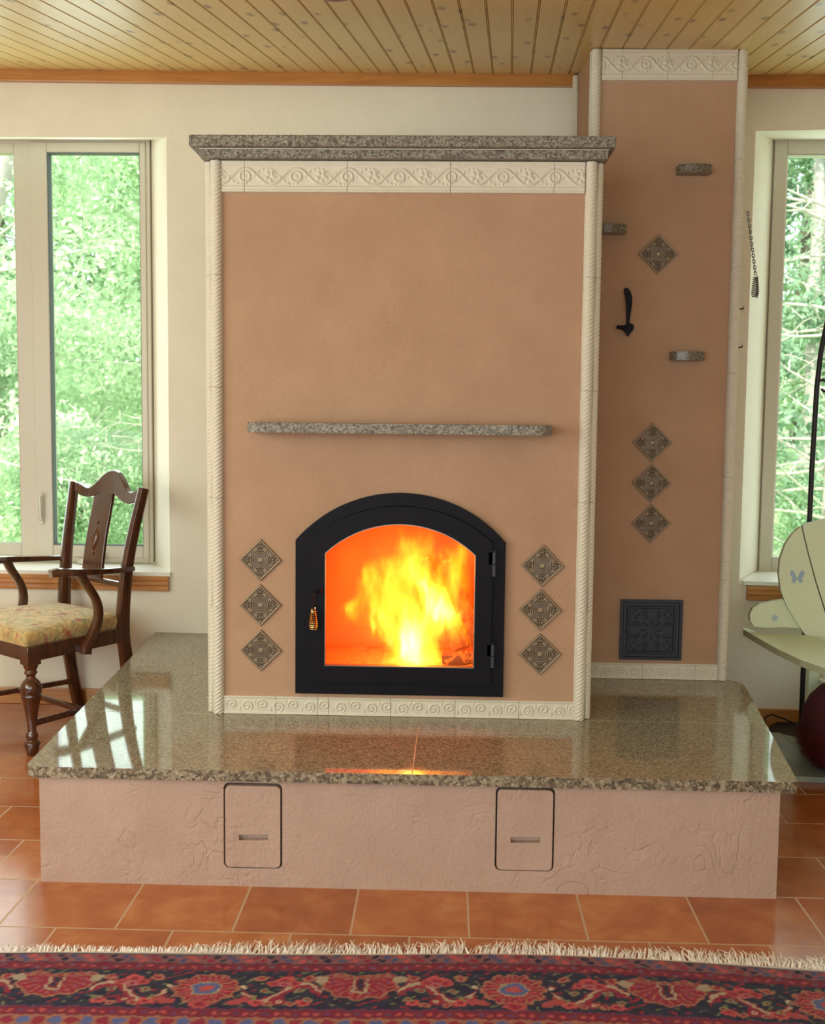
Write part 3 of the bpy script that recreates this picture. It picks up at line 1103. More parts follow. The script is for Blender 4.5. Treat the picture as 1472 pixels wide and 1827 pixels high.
# arched firebox door: fixed surround, hinged leaf with glass, lever handle with coil grip, two hinges
door = MB()
surround = plate_with_hole('door_surround', arch(-0.476, 0.188, 0.403, 0.897, 1.050), arch(-0.432, 0.148, 0.443, 0.898, 1.010), YS - 0.018, YS + 0.004, M['black_iron'], stove)
leaf = plate_with_hole('firebox_door', arch(-0.431, 0.147, 0.444, 0.897, 1.009), arch(-0.382, 0.094, 0.496, 0.858, 0.953), YS - 0.030, YS + 0.004, M['black_iron'], stove)
plate_with_hole('glass_gasket', arch(-0.383, 0.095, 0.495, 0.859, 0.954), arch(-0.3795, 0.0915, 0.4985, 0.8565, 0.9505), YS - 0.0285, YS - 0.004, M['steel'], leaf)
gmb = MB()
gmb.prism(arch(-0.383, 0.095, 0.495, 0.859, 0.954), lambda x, z: (x, YS - 0.006, z), lambda x, z: (x, YS - 0.011, z))
gmb.build('door_glass', M['stove_glass'], leaf, smooth=False)
hb = MB()
hb.tube([(-0.398, YS - 0.028, 0.738), (-0.398, YS - 0.056, 0.738), (-0.408, YS - 0.062, 0.738), (-0.413, YS - 0.062, 0.732), (-0.4135, YS - 0.062, 0.69), (-0.414, YS - 0.062, 0.63)], 0.0042, 8)
hb.lathe([(0, 0.009), (0.012, 0.009)], (-0.398, YS - 0.035, 0.732), 12)
hb.build('door_handle', M['black_iron'], leaf)


def coil(cx, cy, z0, z1, r0, r1, turns, wire, n=14):
    path = []
    N = turns * n
    for i in range(N + 1):
        t = i / N
        r = r0 + (r1 - r0) * min(1, t * 1.35) if t < 0.85 else r1 * (1 - (t - 0.85) * 2.2)
        a = 2 * PI * turns * t
        path.append((cx + r * math.cos(a), cy + r * math.sin(a), z0 + (z1 - z0) * t))
    return MB().tube(path, wire, 6)


coil(-0.414, YS - 0.062, 0.688, 0.620, 0.006, 0.0125, 11, 0.0024).build('coil_grip', M['brass'], leaf)
for z0, z1 in ((0.792, 0.868), (0.500, 0.573)):
    h_ = MB()
    for a, b in ((z0, z0 + 0.036), (z0 + 0.038, z1)):
        h_.lathe([(a, 0.0075), (b, 0.0075)], (0.153, YS - 0.027, 0), 14)
    h_.lathe([(z1, 0.004), (z1 + 0.004, 0.005), (z1 + 0.008, 0.002)], (0.153, YS - 0.027, 0), 10)
    h_.box(0.135, 0.153, YS - 0.030, YS - 0.022, z0 + 0.038, z1)
    h_.build('hinge', M['cast_iron'], leaf)

# ------------------------------------------------------------------ chimney column
chim = thing('chimney_column', 'tall tan plastered chimney with ivory rope edges reaching the plank ceiling', 'chimney', (0, 0, 0))
YC = 1.145
CX0, CX1 = 0.512, 1.022
CY1 = wall_y(0.8) - 0.004
mb = MB()
vs = []
for x in (CX0, CX1):
    for y, z in ((YC, ZS), (CY1, ZS), (CY1, ceil_z(x, CY1)), (YC, ceil_z(x, YC))):
        vs.append((x, y, z))
mb.add(vs, [(0, 1, 2, 3), (4, 7, 6, 5), (0, 3, 7, 4), (1, 5, 6, 2), (3, 2, 6, 7), (0, 4, 5, 1)])
mb.build('plaster_body', M['tan'], chim, smooth=False)
frieze_run(chim, 0, [0.528, 0.600, 0.760, 0.918, 1.004], YC + 0.001, 2.4805, 0.1075, frieze, 'frieze_tile', u_off=0.600 + 0.0795)
frieze_run(chim, 0, [0.528, 0.732, 0.925, 1.008], YC + 0.001, ZS + 0.001, 0.058, scroll, 'base_tile', u_off=0.528, depth=0.004, thick=0.008, dens=0.0013)
rope(chim, 0.509, YC + 0.001, ZS + 0.001, 2.586, 6)
rope(chim, 1.0235, YC + 0.001, ZS + 0.001, 2.584, 6)
rope(chim, 0.5115, YC + 0.022, ZS + 0.001, 2.588, 6, -PI / 2)
rope(chim, 1.0225, YC + 0.022, ZS + 0.001, 2.584, 6, PI / 2)
rope(chim, 0.5115, CY1 - 0.022, ZS + 0.001, 2.672, 6, -PI / 2)
# bracket shelves
for cx, cz in ((0.8595, 2.168), (0.566, 1.9595), (0.855, 1.515)):
    w = 0.058
    p = [(-w, 0.02), (-w, -0.045)] + [(w * math.sin(a) * 0.98, -0.045 - 0.020 * math.cos(a)) for a in np.linspace(-1.35, 1.35, 27)] + [(w, -0.045), (w, 0.02)]
    b = MB()
    b.prism(p, lambda x, y: (x, y, -0.015), lambda x, y: (x, y, 0.015))
    b.build('bracket_shelf', M['granite_bracket'], chim, smooth=True, angle=0.9, loc=(cx, YC, cz))
diamond_set(chim, YC + 0.001, 0.1015, [(0.746, 1.878, 0.01), (0.745, 1.204, 0.0), (0.746, 1.056, 0.015), (0.749, 0.909, 0.0)])
# iron damper lever
b = MB()
bl = [(0.635, 1.600), (0.633, 1.640), (0.632, 1.680), (0.628, 1.715), (0.622, 1.742), (0.622, 1.750), (0.628, 1.755), (0.636, 1.752), (0.646, 1.738), (0.651, 1.722), (0.652, 1.700),
      (0.649, 1.675), (0.645, 1.640), (0.644, 1.600)][::-1]
b.prism(bl, lambda x, z: (x, YC - 0.034, z), lambda x, z: (x, YC - 0.042, z))
b.prism([(0.640, 1.582), (0.650, 1.596), (0.659, 1.608), (0.660, 1.618), (0.655, 1.626), (0.645, 1.629), (0.632, 1.626), (0.622, 1.616), (0.626, 1.603)], lambda x, z: (x, YC - 0.030, z), lambda x, z: (x, YC - 0.046, z))
b.tube([(0.640, YC, 1.614), (0.640, YC - 0.05, 1.614)], [0.013, 0.011], 14)
b.tube([(0.628, YC - 0.035, 1.614), (0.600, YC - 0.035, 1.616)], [0.008, 0.006], 10)
b.build('damper_lever', M['black_iron'], chim, bevel=0.0015)
# cast iron vent grille
VG = (0.645, 0.872, 0.4035, 0.628)
n_ = 88


def pierced(a, b):
    m = max(abs(a), abs(b))
    if m > 0.80:
        return False
    r = math.hypot(a, b)
    th = math.atan2(b, a)
    if r < 0.10:
        return False
    if m > 0.70:
        return False
    q = abs(math.sin(2 * th))
    p8 = math.cos(8 * th)
    if 0.14 < r < 0.36 and p8 > 0.25 * (r / 0.2):
        return True
    if 0.40 < r < 0.60 and math.cos(8 * th + PI) > 0.35:
        return True
    da, db = abs(a) - 0.52, abs(b) - 0.52
    rr = math.hypot(da, db)
    if 0.07 < rr < 0.15 and math.cos(4 * math.atan2(db, da)) > -0.2:
        return True
    for ca, cb in ((0.62, 0.2), (0.2, 0.62)):
        if math.hypot(abs(a) - ca, abs(b) - cb) < 0.075:
            return True
    return False


vsG, fsG = [], []
for j in range(n_ + 1):
    for i in range(n_ + 1):
        a, b_ = 2 * i / n_ - 1, 2 * j / n_ - 1
        m_ = max(abs(a), abs(b_))
        raise_ = 0.004 if (m_ > 0.90 or 0.72 < m_ < 0.78) else 0.0
        vsG.append((VG[0] + (VG[1] - VG[0]) * i / n_, YC - 0.010 - raise_, VG[2] + (VG[3] - VG[2]) * j / n_))
for j in range(n_):
    for i in range(n_):
        if not pierced(2 * (i + 0.5) / n_ - 1, 2 * (j + 0.5) / n_ - 1):
            q = j * (n_ + 1) + i
            fsG.append((q, q + 1, q + n_ + 2, q + n_ + 1))
gr = MB().add(vsG, fsG).build('vent_grille', M['cast_iron'], chim, smooth=False)
sol = gr.modifiers.new('solid', 'SOLIDIFY')
sol.thickness = 0.006
sol.offset = -1
MB().box(VG[0] + 0.004, VG[1] - 0.004, YC - 0.004, YC + 0.01, VG[2] + 0.004, VG[3] - 0.004).build('duct_dark_panel', M['black_wire'], gr, smooth=False)  # black box stands in for the darkness behind the pierced holes

for z in (1.690, 1.552):
    MB().tube([(1.050, YC + 0.045, z), (1.067, YC + 0.045, z + 0.001), (1.069, YC + 0.045, z + 0.009)], [0.0028, 0.0028, 0.0024], 8).build('nail', M['black_wire'], chim)

# damper chain with a coil pull, hung on the chimney's right side
chain = thing('damper_chain', 'thin metal chain with a coil pull hanging on the chimney side by the window', 'chain', (1.066, YC + 0.07, 1.73))
cb_ = MB()
p0, p1 = Vector((0.012, 0, 0.308)), Vector((0.045, -0.01, 0.085))
nl = 21
for i in range(nl):
    t = (i + 0.5) / nl
    c = p0.lerp(p1, t)
    d = (p1 - p0).normalized()
    side = Vector((0, 1, 0)) if i % 2 else d.cross(Vector((0, 1, 0)))
    ring_ = []
    for kx in range(9):
        a = 2 * PI * kx / 8
        ring_.append(c + d * math.cos(a) * 0.0078 + side * math.sin(a) * 0.0048)
    cb_.tube(ring_, 0.0017, 5, cap=False)
cb_.tube([(0.0045, 0, 0.312), (0.016, 0, 0.312), (0.018, 0, 0.300)], 0.002, 6)
cb_.build('chain_links', M['steel'], chain)
coil(0.046, -0.01, 0.078, 0.004, 0.0075, 0.0125, 11, 0.0026).build('coil_grip', M['steel'], chain)

# ------------------------------------------------------------------ fire
LOGS = [((-0.085, 0.90, 0.80), (0.06, 0.80, 0.50), 0.036, 'charred split log leaning steeply against the firebox back'),
        ((-0.005, 0.92, 0.79), (0.125, 0.84, 0.50), 0.034, 'glowing log leaning at the far right of the fire'),
        ((0.00, 0.70, 0.490), (0.16, 0.69, 0.505), 0.026, 'short dark log lying low at the right of the firebox')]
for a, b, r, lab in LOGS:
    a, b = Vector(a), Vector(b)
    d = (b - a).normalized()
    m_ = MB()
    pts, rad = [], []
    N = 14
    for i in range(N + 1):
        t = i / N
        pts.append(a.lerp(b, t) - a + Vector((random.uniform(-1, 1), random.uniform(-1, 1), random.uniform(-1, 1))) * 0.003)
        rad.append(r * (0.92 + 0.1 * random.random()))
    m_.tube(pts, rad, 9)
    o = m_.build('burning_log', M['log'], None, loc=tuple(a))
    tag(o, lab, 'log', 'logs in the firebox')


def mat_fire():
    t = NT('flames')
    t.n.remove(t.b)
    tc = t.add('ShaderNodeTexCoord')
    P = tc.outputs['Object']
    st = t.add('ShaderNodeMapping', {0: P, 'Scale': (1.0, 1.0, 0.45)})
    nz = t.add('ShaderNodeTexNoise', {'Vector': st.outputs[0], 'Scale': 17.0, 'Detail': 3.0, 'Roughness': 0.55})
    nz2 = t.add('ShaderNodeTexNoise', {'Vector': st.outputs[0], 'Scale': 45.0, 'Detail': 2.0, 'Roughness': 0.5})
    o1 = t.add('ShaderNodeVectorMath', {0: nz.outputs['Color'], 1: (0.5, 0.5, 0.5)}, operation='SUBTRACT')
    o1 = t.add('ShaderNodeVectorMath', {0: o1.outputs[0], 1: (0.16, 0.0, 0.16)}, operation='MULTIPLY')
    o2 = t.add('ShaderNodeVectorMath', {0: nz2.outputs['Color'], 1: (0.5, 0.5, 0.5)}, operation='SUBTRACT')
    o2 = t.add('ShaderNodeVectorMath', {0: o2.outputs[0], 1: (0.07, 0.0, 0.075)}, operation='MULTIPLY')
    Pd = t.add('ShaderNodeVectorMath', {0: P, 1: o1.outputs[0]}, operation='ADD')
    Pd = t.add('ShaderNodeVectorMath', {0: Pd.outputs[0], 1: o2.outputs[0]}, operation='ADD')
    X = lambda px: (px - 715) * 0.00186
    Z = lambda pz: (1180 - pz) * 0.00187
    #        px    pz    w   h   lean  y     dy    I
    tong = [(740, 1148, 42, 62, 0.00, -0.06, 0.10, 3.2),
            (762, 1062, 17, 62, -0.42, -0.07, 0.08, 3.0),
            (792, 1078, 14, 60, -0.45, -0.05, 0.08, 2.4),
            (706, 1062, 60, 84, 0.10, 0.02, 0.10, 0.62),
            (724, 1000, 20, 50, -0.10, 0.00, 0.07, 1.3),
            (752, 1010, 26, 40, -0.25, 0.02, 0.07, 0.9),
            (694, 1050, 20, 66, -0.12, -0.02, 0.06, 1.1),
            (716, 1092, 20, 50, 0.25, -0.05, 0.06, 1.3),
            (808, 1025, 26, 70, 0.10, -0.02, 0.08, 1.35),
            (654, 1030, 15, 40, 0.12, 0.00, 0.07, 1.1),
            (624, 1090, 15, 27, 0.25, -0.02, 0.07, 1.3),
            (683, 1118, 15, 34, -0.10, -0.04, 0.07, 1.2),
            (672, 1085, 12, 45, -0.30, -0.02, 0.07, 0.9),
            (752, 985, 20, 46, 0.10, 0.04, 0.08, 0.55),
            (834, 985, 14, 24, 0.20, 0.02, 0.07, 0.8),
            (617, 1000, 16, 60, 0.10, 0.06, 0.10, 0.16),
            (720, 1075, 190, 175, 0.0, 0.0, 0.24, 0.13)]
    tot = None
    for px, pz, w, h, lean, y, dy, I in tong:
        cx, cz = X(px), Z(pz)
        w, h = w * 0.00186 * 1.45, h * 0.00187 * 1.35
        # x' = (x - cx - lean (z - cz)) / w
        v = t.add('ShaderNodeVectorMath', {0: Pd.outputs[0], 1: (cx, y, cz)}, operation='SUBTRACT')
        s = t.add('ShaderNodeSeparateXYZ', {0: v.outputs[0]})
        x_ = t.math('MULTIPLY', t.math('SUBTRACT', s.outputs[0], t.math('MULTIPLY', s.outputs[2], lean)), 1.0 / w)
        z_ = t.math('MULTIPLY', s.outputs[2], 1.0 / h)
        y_ = t.math('MULTIPLY', s.outputs[1], 1.0 / dy)
        # the tongue narrows upwards
        x_ = t.math('MULTIPLY', x_, t.math('ADD', 1.0, t.math('MULTIPLY', z_, 0.45)))
        r2 = t.math('ADD', t.math('ADD', t.math('MULTIPLY', x_, x_), t.math('MULTIPLY', z_, z_)), t.math('MULTIPLY', y_, y_))
        f = t.math('MAXIMUM', t.math('SUBTRACT', 1.0, r2), 0.0)
        f = t.math('MULTIPLY', t.math('POWER', f, 1.7), I)
        tot = f if tot is None else t.math('ADD', tot, f)
    mul = t.math('ADD', 0.55, t.math('MULTIPLY', nz2.outputs[0], 0.9))
    tot = t.math('MULTIPLY', tot, mul)
    col = t.ramp(t.math('MULTIPLY', tot, 0.25), [(0.0, (1, 0.07, 0.0)), (0.05, (1, 0.12, 0.001)), (0.22, (1, 0.42, 0.008)), (0.5, (1, 0.60, 0.05)), (0.9, (1, 0.80, 0.35))])
    em = t.add('ShaderNodeEmission', {'Color': col, 'Strength': t.math('MULTIPLY', tot, FIRE_GAIN)})
    t.put(t.out.inputs['Volume'], em.outputs[0])
    return t.m


FIRE_GAIN = 17.0
M['fire'] = mat_fire()
fire = MB().box(-0.255, 0.270, -0.20, 0.20, -0.005, 0.475).build('fire', M['fire'], None, smooth=False, loc=(-0.147, 0.80, 0.468))
tag(fire, 'bright yellow and orange flames burning behind the arched door glass', 'fire')
for nm, loc, en, col in (('flame_light', (-0.10, 0.74, 0.62), 6.5, (1.0, 0.13, 0.003)), ('flame_light', (-0.25, 0.72, 0.78), 4.0, (1.0, 0.10, 0.002)), ('flame_light', (0.02, 0.74, 0.80), 4.0, (1.0, 0.11, 0.002))):
    d = bpy.data.lights.new(nm, 'POINT')
    d.energy = en
    d.color = col
    d.shadow_soft_size = 0.05
    o = bpy.data.objects.new(nm, d)
    COL.objects.link(o)
    o.location = loc

# ------------------------------------------------------------------ armchair
FR = Vector((-1.55, 1.125))
sv, bv = Vector((-0.78, 0.626)), Vector((0.626, 0.78))
origin = FR + sv * 0.27
chair = thing('armchair', 'dark carved wooden armchair with tapestry seat by the left window', 'chair', (origin.x, origin.y, 0), math.atan2(-0.626, 0.78))
WD = M['mahogany']
# local frame: x from -0.27 (far side) to 0.27 (near side), y backwards, z up


def chair_part(name, mb, bevel=0.003, parent=chair, mat=WD, **kw):
    return mb.build(name, mat, parent, bevel=bevel, **kw)


leg_prof = [(0.0, 0.019), (0.01, 0.022), (0.045, 0.029), (0.052, 0.026), (0.058, 0.018), (0.064, 0.020), (0.073, 0.0235), (0.082, 0.0215), (0.090, 0.017), (0.100, 0.0155), (0.115, 0.018), (0.120, 0.017),
            (0.165, 0.025), (0.215, 0.034), (0.228, 0.0385), (0.234, 0.0365), (0.239, 0.0365), (0.245, 0.039), (0.262, 0.0395), (0.275, 0.036), (0.286, 0.028), (0.294, 0.019), (0.303, 0.0155), (0.309, 0.018),
            (0.314, 0.024), (0.321, 0.024), (0.325, 0.019), (0.330, 0.022), (0.340, 0.027), (0.352, 0.029)]
for x in (0.27, -0.27):
    m_ = MB()
    m_.lathe(leg_prof, (x, 0.0, 0), 28)
    m_.box(x - 0.028, x + 0.028, -0.028, 0.028, 0.348, 0.419)
    chair_part('front_leg', m_, 0.0025)
RRx, RLx = 0.215, -0.205
for sgn, xs_ in ((1, (0.205, 0.218, 0.225, 0.25)), (-1, (-0.215, -0.208, -0.21, -0.25))):
    m_ = MB()
    path = [(xs_[0], 0.515, 0.0), (xs_[0], 0.49, 0.12), (xs_[1], 0.458, 0.30), (xs_[1], 0.445, 0.42), (xs_[2], 0.455, 0.60), (xs_[2] + 0.3 * (xs_[3] - xs_[2]), 0.48, 0.76), (xs_[3], 0.532, 0.985)]
    m_.tube(smooth_path(path), smooth_vals([1.0, 1.05, 1.1, 1.15, 1.05, 0.95, 0.85]), 12, flat=(0.036, 0.044), up=(0, 1, 0))
    chair_part('back_post', m_, 0.0)


def side_x(y, s):
    t = y / 0.445
    return (0.27 + (0.212 - 0.27) * t) if s > 0 else (-0.27 + (-0.206 + 0.27) * t)


m_ = MB().box(-0.245, 0.245, -0.024, 0.0, 0.362, 0.419)
chair_part('seat_rail', m_)
m_ = MB().box(-0.195, 0.20, 0.435, 0.458, 0.362, 0.419)
chair_part('seat_rail', m_)
for s in (1, -1):
    m_ = MB()
    x0, x1 = side_x(0.02, s), side_x(0.43, s)
    o_ = 0.024 * s
    pl = [(x0 + o_, 0.02), (x1 + o_ * 0.8, 0.43), (x1, 0.43), (x0, 0.02)]
    if s < 0:
        pl = pl[::-1]
    m_.prism(pl, lambda x, y: (x, y, 0.362), lambda x, y: (x, y, 0.419))
    chair_part('seat_rail', m_)
# cushion, domed
nx_, ny_ = 33, 33
U, V = np.meshgrid(np.linspace(0, 1, nx_), np.linspace(0, 1, ny_))
e = 0.022
yy = -0.032 + (0.43 + 0.032) * V
wx0 = -0.29 + (-0.205 + 0.29) * V
wx1 = 0.29 + (0.212 - 0.29) * V
xx = wx0 + (wx1 - wx0) * U
ed = np.minimum(np.minimum(U, 1 - U), np.minimum(V, 1 - V)) / 0.06
dome = 0.478 + 0.022 * (1 - (2 * U - 1) ** 2) * (1 - (2 * V - 1) ** 2) - 0.014 * (1 - np.clip(ed, 0, 1)) ** 2
top = np.stack([xx, yy, dome], -1).reshape(-1, 3)
idx = np.arange(nx_ * ny_).reshape(ny_, nx_)
f = np.stack([idx[:-1, :-1], idx[:-1, 1:], idx[1:, 1:], idx[1:, :-1]], -1).reshape(-1, 4)
rg = np.concatenate([idx[0, :], idx[1:, -1], idx[-1, -2::-1], idx[-2:0:-1, 0]])
r1 = top[rg].copy()
r1[:, 2] = 0.444
cen = np.array([0.0, 0.2])
r1[:, :2] += (r1[:, :2] - cen) * 0.012
r2 = r1.copy()
r2[:, 2] = 0.4195
r2[:, :2] -= (r2[:, :2] - cen) * 0.03
m0 = len(rg)
a_ = np.arange(m0)
b_ = (a_ + 1) % m0
n0 = len(top)
s1 = np.stack([rg[a_], n0 + a_, n0 + b_, rg[b_]], -1)
s2 = np.stack([n0 + a_, n0 + m0 + a_, n0 + m0 + b_, n0 + b_], -1)
np_mesh('seat_cushion', np.concatenate([top, r1, r2]), np.concatenate([f, s1, s2]), M['fabric'], chair)


def back_y(z):
    return np.interp(z, [0.42, 0.6, 0.76, 0.985, 1.06], [0.445, 0.455, 0.48, 0.532, 0.55])


# crest rail
T = np.linspace(0, 1, 61)
topz = np.interp(T, [0, 0.03, 0.08, 0.14, 0.20, 0.27, 0.36, 0.44, 0.52, 0.58, 0.64, 0.69, 0.71, 0.735, 0.80, 0.87, 0.93, 0.97, 1], [0.985, 0.990, 0.984, 0.975, 0.966, 0.972, 1.010, 1.040, 1.050, 1.046, 1.030, 1.012, 1.010, 0.992, 0.968, 0.962, 0.975, 0.985, 0.985])
botz = np.interp(T, [0, 0.05, 0.12, 0.2, 0.28, 0.36, 0.40, 0.62, 0.66, 0.74, 0.82, 0.9, 0.95, 1], [0.958, 0.950, 0.935, 0.928, 0.930, 0.940, 0.952, 0.952, 0.940, 0.925, 0.916, 0.918, 0.930, 0.952])
k5 = np.ones(5) / 5
topz = np.convolve(np.pad(topz, 2, mode='edge'), k5, 'valid')
botz = np.convolve(np.pad(botz, 2, mode='edge'), k5, 'valid')
vs, fs = [], []
for i, t in enumerate(T):
    x = -0.246 + 0.492 * t
    for z, dy in ((botz[i], -0.012), (topz[i], -0.012), (topz[i], 0.012), (botz[i], 0.012)):
        vs.append((x, float(back_y(z)) + dy + 0.012 * math.sin(PI * t), z))
for i in range(len(T) - 1):
    for k_ in range(4):
        fs.append((i * 4 + k_, i * 4 + (k_ + 1) % 4, i * 4 + 4 + (k_ + 1) % 4, i * 4 + 4 + k_))
fs += [(3, 2, 1, 0), tuple(len(vs) - 4 + q for q in range(4))]
chair_part('crest_rail', MB().add(vs, fs), 0.003)
# splat with applied carved lozenge
SPX = -0.022
vs, fs = [], []
zz = np.linspace(0.585, 0.957, 9)
for z in zz:
    hw = 0.070 - 0.004 * (z - 0.585) / 0.37
    y = float(back_y(z)) + 0.008
    vs += [(SPX - hw, y - 0.007, z), (SPX + hw, y - 0.007, z), (SPX + hw, y + 0.007, z), (SPX - hw, y + 0.007, z)]
for i in range(8):
    for k_ in range(4):
        fs.append((i * 4 + k_, i * 4 + (k_ + 1) % 4, i * 4 + 4 + (k_ + 1) % 4, i * 4 + 4 + k_))
fs += [(3, 2, 1, 0), (32, 33, 34, 35)]
splat = chair_part('back_splat', MB().add(vs, fs), 0.002)
m_ = MB()
zc_ = 0.765


def yb(z):
    return float(back_y(z)) + 0.0005


dm = [(0, -0.055), (0.024, 0.0), (0, 0.055), (-0.024, 0.0)]
m_.add([(SPX + x, yb(zc_ + z), zc_ + z) for x, z in dm] + [(SPX + x * 0.8, yb(zc_ + z) - 0.005, zc_ + z * 0.8) for x, z in dm] + [(SPX + x * 0.6, yb(zc_ + z) - 0.002, zc_ + z * 0.6) for x, z in dm],
       [(0, 1, 5, 4), (1, 2, 6, 5), (2, 3, 7, 6), (3, 0, 4, 7), (4, 5, 9, 8), (5, 6, 10, 9), (6, 7, 11, 10), (7, 4, 8, 11), (8, 9, 10, 11)])
for z in (-0.064, 0.064):
    m_.lathe([(-0.007, 0.001), (-0.004, 0.005), (0.004, 0.005), (0.007, 0.001)], (SPX, yb(zc_ + z) - 0.002, zc_ + z), 10)
m_.build('carved_lozenge', WD, splat, smooth=False)
m_ = MB()
m_.tube([(-0.215, 0.458, 0.592), (0.0, 0.462, 0.592), (0.22, 0.458, 0.592)], 1.0, 12, flat=(0.024, 0.022), up=(0, 0, 1))
chair_part('lower_back_rail', m_, 0)
for s in (1, -1):
    m_ = MB()
    px_ = 0.232 if s > 0 else -0.222
    path = [(px_ + 0.010 * s, 0.475, 0.660), (px_ + 0.030 * s, 0.40, 0.664), (px_ + 0.042 * s, 0.30, 0.669), (px_ + 0.040 * s, 0.20, 0.676), (px_ + 0.022 * s, 0.14, 0.680), (px_ + 0.012 * s, 0.105, 0.676)]
    m_.tube(smooth_path(path), smooth_vals([0.8, 0.85, 0.9, 1.05, 1.25, 1.15]), 12, flat=(0.044, 0.026))
    arm_ = chair_part('armrest', m_, 0)
    m_ = MB()
    x0 = px_ + 0.042 * s
    path = [(x0, 0.215, 0.668), (x0 + 0.004 * s, 0.235, 0.63), (x0 + 0.006 * s, 0.275, 0.57), (x0 + 0.006 * s, 0.290, 0.52), (x0 + 0.005 * s, 0.285, 0.47), (x0 + 0.002 * s, 0.262, 0.42), (x0, 0.238, 0.38), (x0, 0.232, 0.352)]
    m_.tube(smooth_path(path), smooth_vals([0.95, 0.9, 0.85, 0.9, 0.95, 1.0, 1.1, 1.15]), 12, flat=(0.034, 0.036), up=(1, 0, 0))
    chair_part('arm_support', m_, 0)
    m_ = MB()
    m_.tube([(0.262 * s, 0.01, 0.118), (0.206 * s, 0.485, 0.122)], 1.0, 12, flat=(0.020, 0.022))
    chair_part('stretcher', m_, 0)
m_ = MB()
m_.tube([(-0.235, 0.24, 0.119), (0.235, 0.24, 0.119)], 1.0, 12, flat=(0.020, 0.022))
chair_part('stretcher', m_, 0)

# ------------------------------------------------------------------ mint painted chair on the right
mint = thing('painted_chair', 'pale green painted wooden armchair with butterfly decoration at right edge', 'chair', (1.70, 1.30, 0), 0)


def to_mint(x, y, z):
    return (x - 1.70, y - 1.30, z)


def board(name, outline, y_front, thick, lean=0.0, z_ref=0.45, mats=None, parent=mint):
    """a board standing in the XZ plane; outline points (x, z); leans back above z_ref"""
    m_ = MB()
    y = lambda z: y_front + (z - z_ref) * lean
    m_.prism(outline, lambda x, z: to_mint(x, y(z) + thick, z), lambda x, z: to_mint(x, y(z), z), 0, 1)
    return m_.build(name, [M['mint'], M['mint_edge']], parent, smooth=False, bevel=0.003)


YB = 1.40
# left outer plank, centre plank and right outer plank of the rounded back
left_edge = [(1.425, 0.43), (1.375, 0.50), (1.335, 0.565), (1.312, 0.625), (1.304, 0.69), (1.309, 0.750), (1.330, 0.808), (1.358, 0.848), (1.389, 0.876)]
gap_l = [(1.389, 0.876), (1.412, 0.78), (1.445, 0.66), (1.482, 0.545), (1.505, 0.43)]
b1 = board('back_plank', left_edge + gap_l[1:], YB, 0.022, 0.12)
MID = 1.62
cp = [(1.394, 0.880), (1.43, 0.892), (1.50, 0.912), (1.56, 0.922), (MID, 0.925)]
cr = [(2 * MID - x, z) for x, z in cp[::-1]][1:]
gl = [(x + 0.005, z) for x, z in gap_l[1:]]
gr_ = [(2 * MID - x, z) for x, z in gl]
board('back_plank', (cp + cr + gr_ + gl[::-1])[::-1], YB - 0.002, 0.022, 0.12)
board('back_plank', [(2 * MID - x, z) for x, z in (left_edge + gap_l[1:])][::-1], YB, 0.022, 0.12)


def butterfly(cx, cz, y, s, parent):
    m_ = MB()
    for sg in (-1, 1):
        up = [(0.0, 0.0), (0.012 * sg, 0.030), (0.026 * sg, 0.040), (0.034 * sg, 0.026), (0.024 * sg, 0.004)]
        lo_ = [(0.0, 0.0), (0.022 * sg, 0.002), (0.026 * sg, -0.012), (0.014 * sg, -0.022)]
        for pl in (up, lo_):
            pl = [(cx + x * s, cz + z * s) for x, z in pl]
            if sg > 0:
                pl = pl[::-1]
            m_.prism(pl, lambda x, z: to_mint(x, y + (z - 0.45) * 0.12 + 0.002, z), lambda x, z: to_mint(x, y + (z - 0.45) * 0.12 - 0.001, z))
    return m_.build('painted_butterfly', M['blue_paint'], parent, smooth=False)


butterfly(1.375, 0.672, YB, 0.85, b1)
# side wing
wing = [(1.375, 0.600), (1.325, 0.588), (1.275, 0.580), (1.235, 0.572), (1.208, 0.555), (1.195, 0.530), (1.197, 0.505), (1.212, 0.482), (1.26, 0.478), (1.33, 0.482), (1.39, 0.478)]
b2 = board('side_wing', wing, YB + 0.012, 0.022, 0.12)
m_ = MB()
for k_ in range(6):
    a = k_ * PI / 3 + 0.3
    c_, s_ = math.cos(a), math.sin(a)
    pl = [(1.292, 0.517), (1.292 + 0.009 * c_ - 0.003 * s_, 0.517 + 0.009 * s_ + 0.003 * c_), (1.292 + 0.018 * c_, 0.517 + 0.018 * s_), (1.292 + 0.009 * c_ + 0.003 * s_, 0.517 + 0.009 * s_ - 0.003 * c_)]
    m_.prism(pl[::-1], lambda x, z: to_mint(x, YB + 0.014 + (z - 0.45) * 0.12, z), lambda x, z: to_mint(x, YB + 0.011 + (z - 0.45) * 0.12, z))
m_.build('painted_flower', M['blue_paint'], b2, smooth=False)
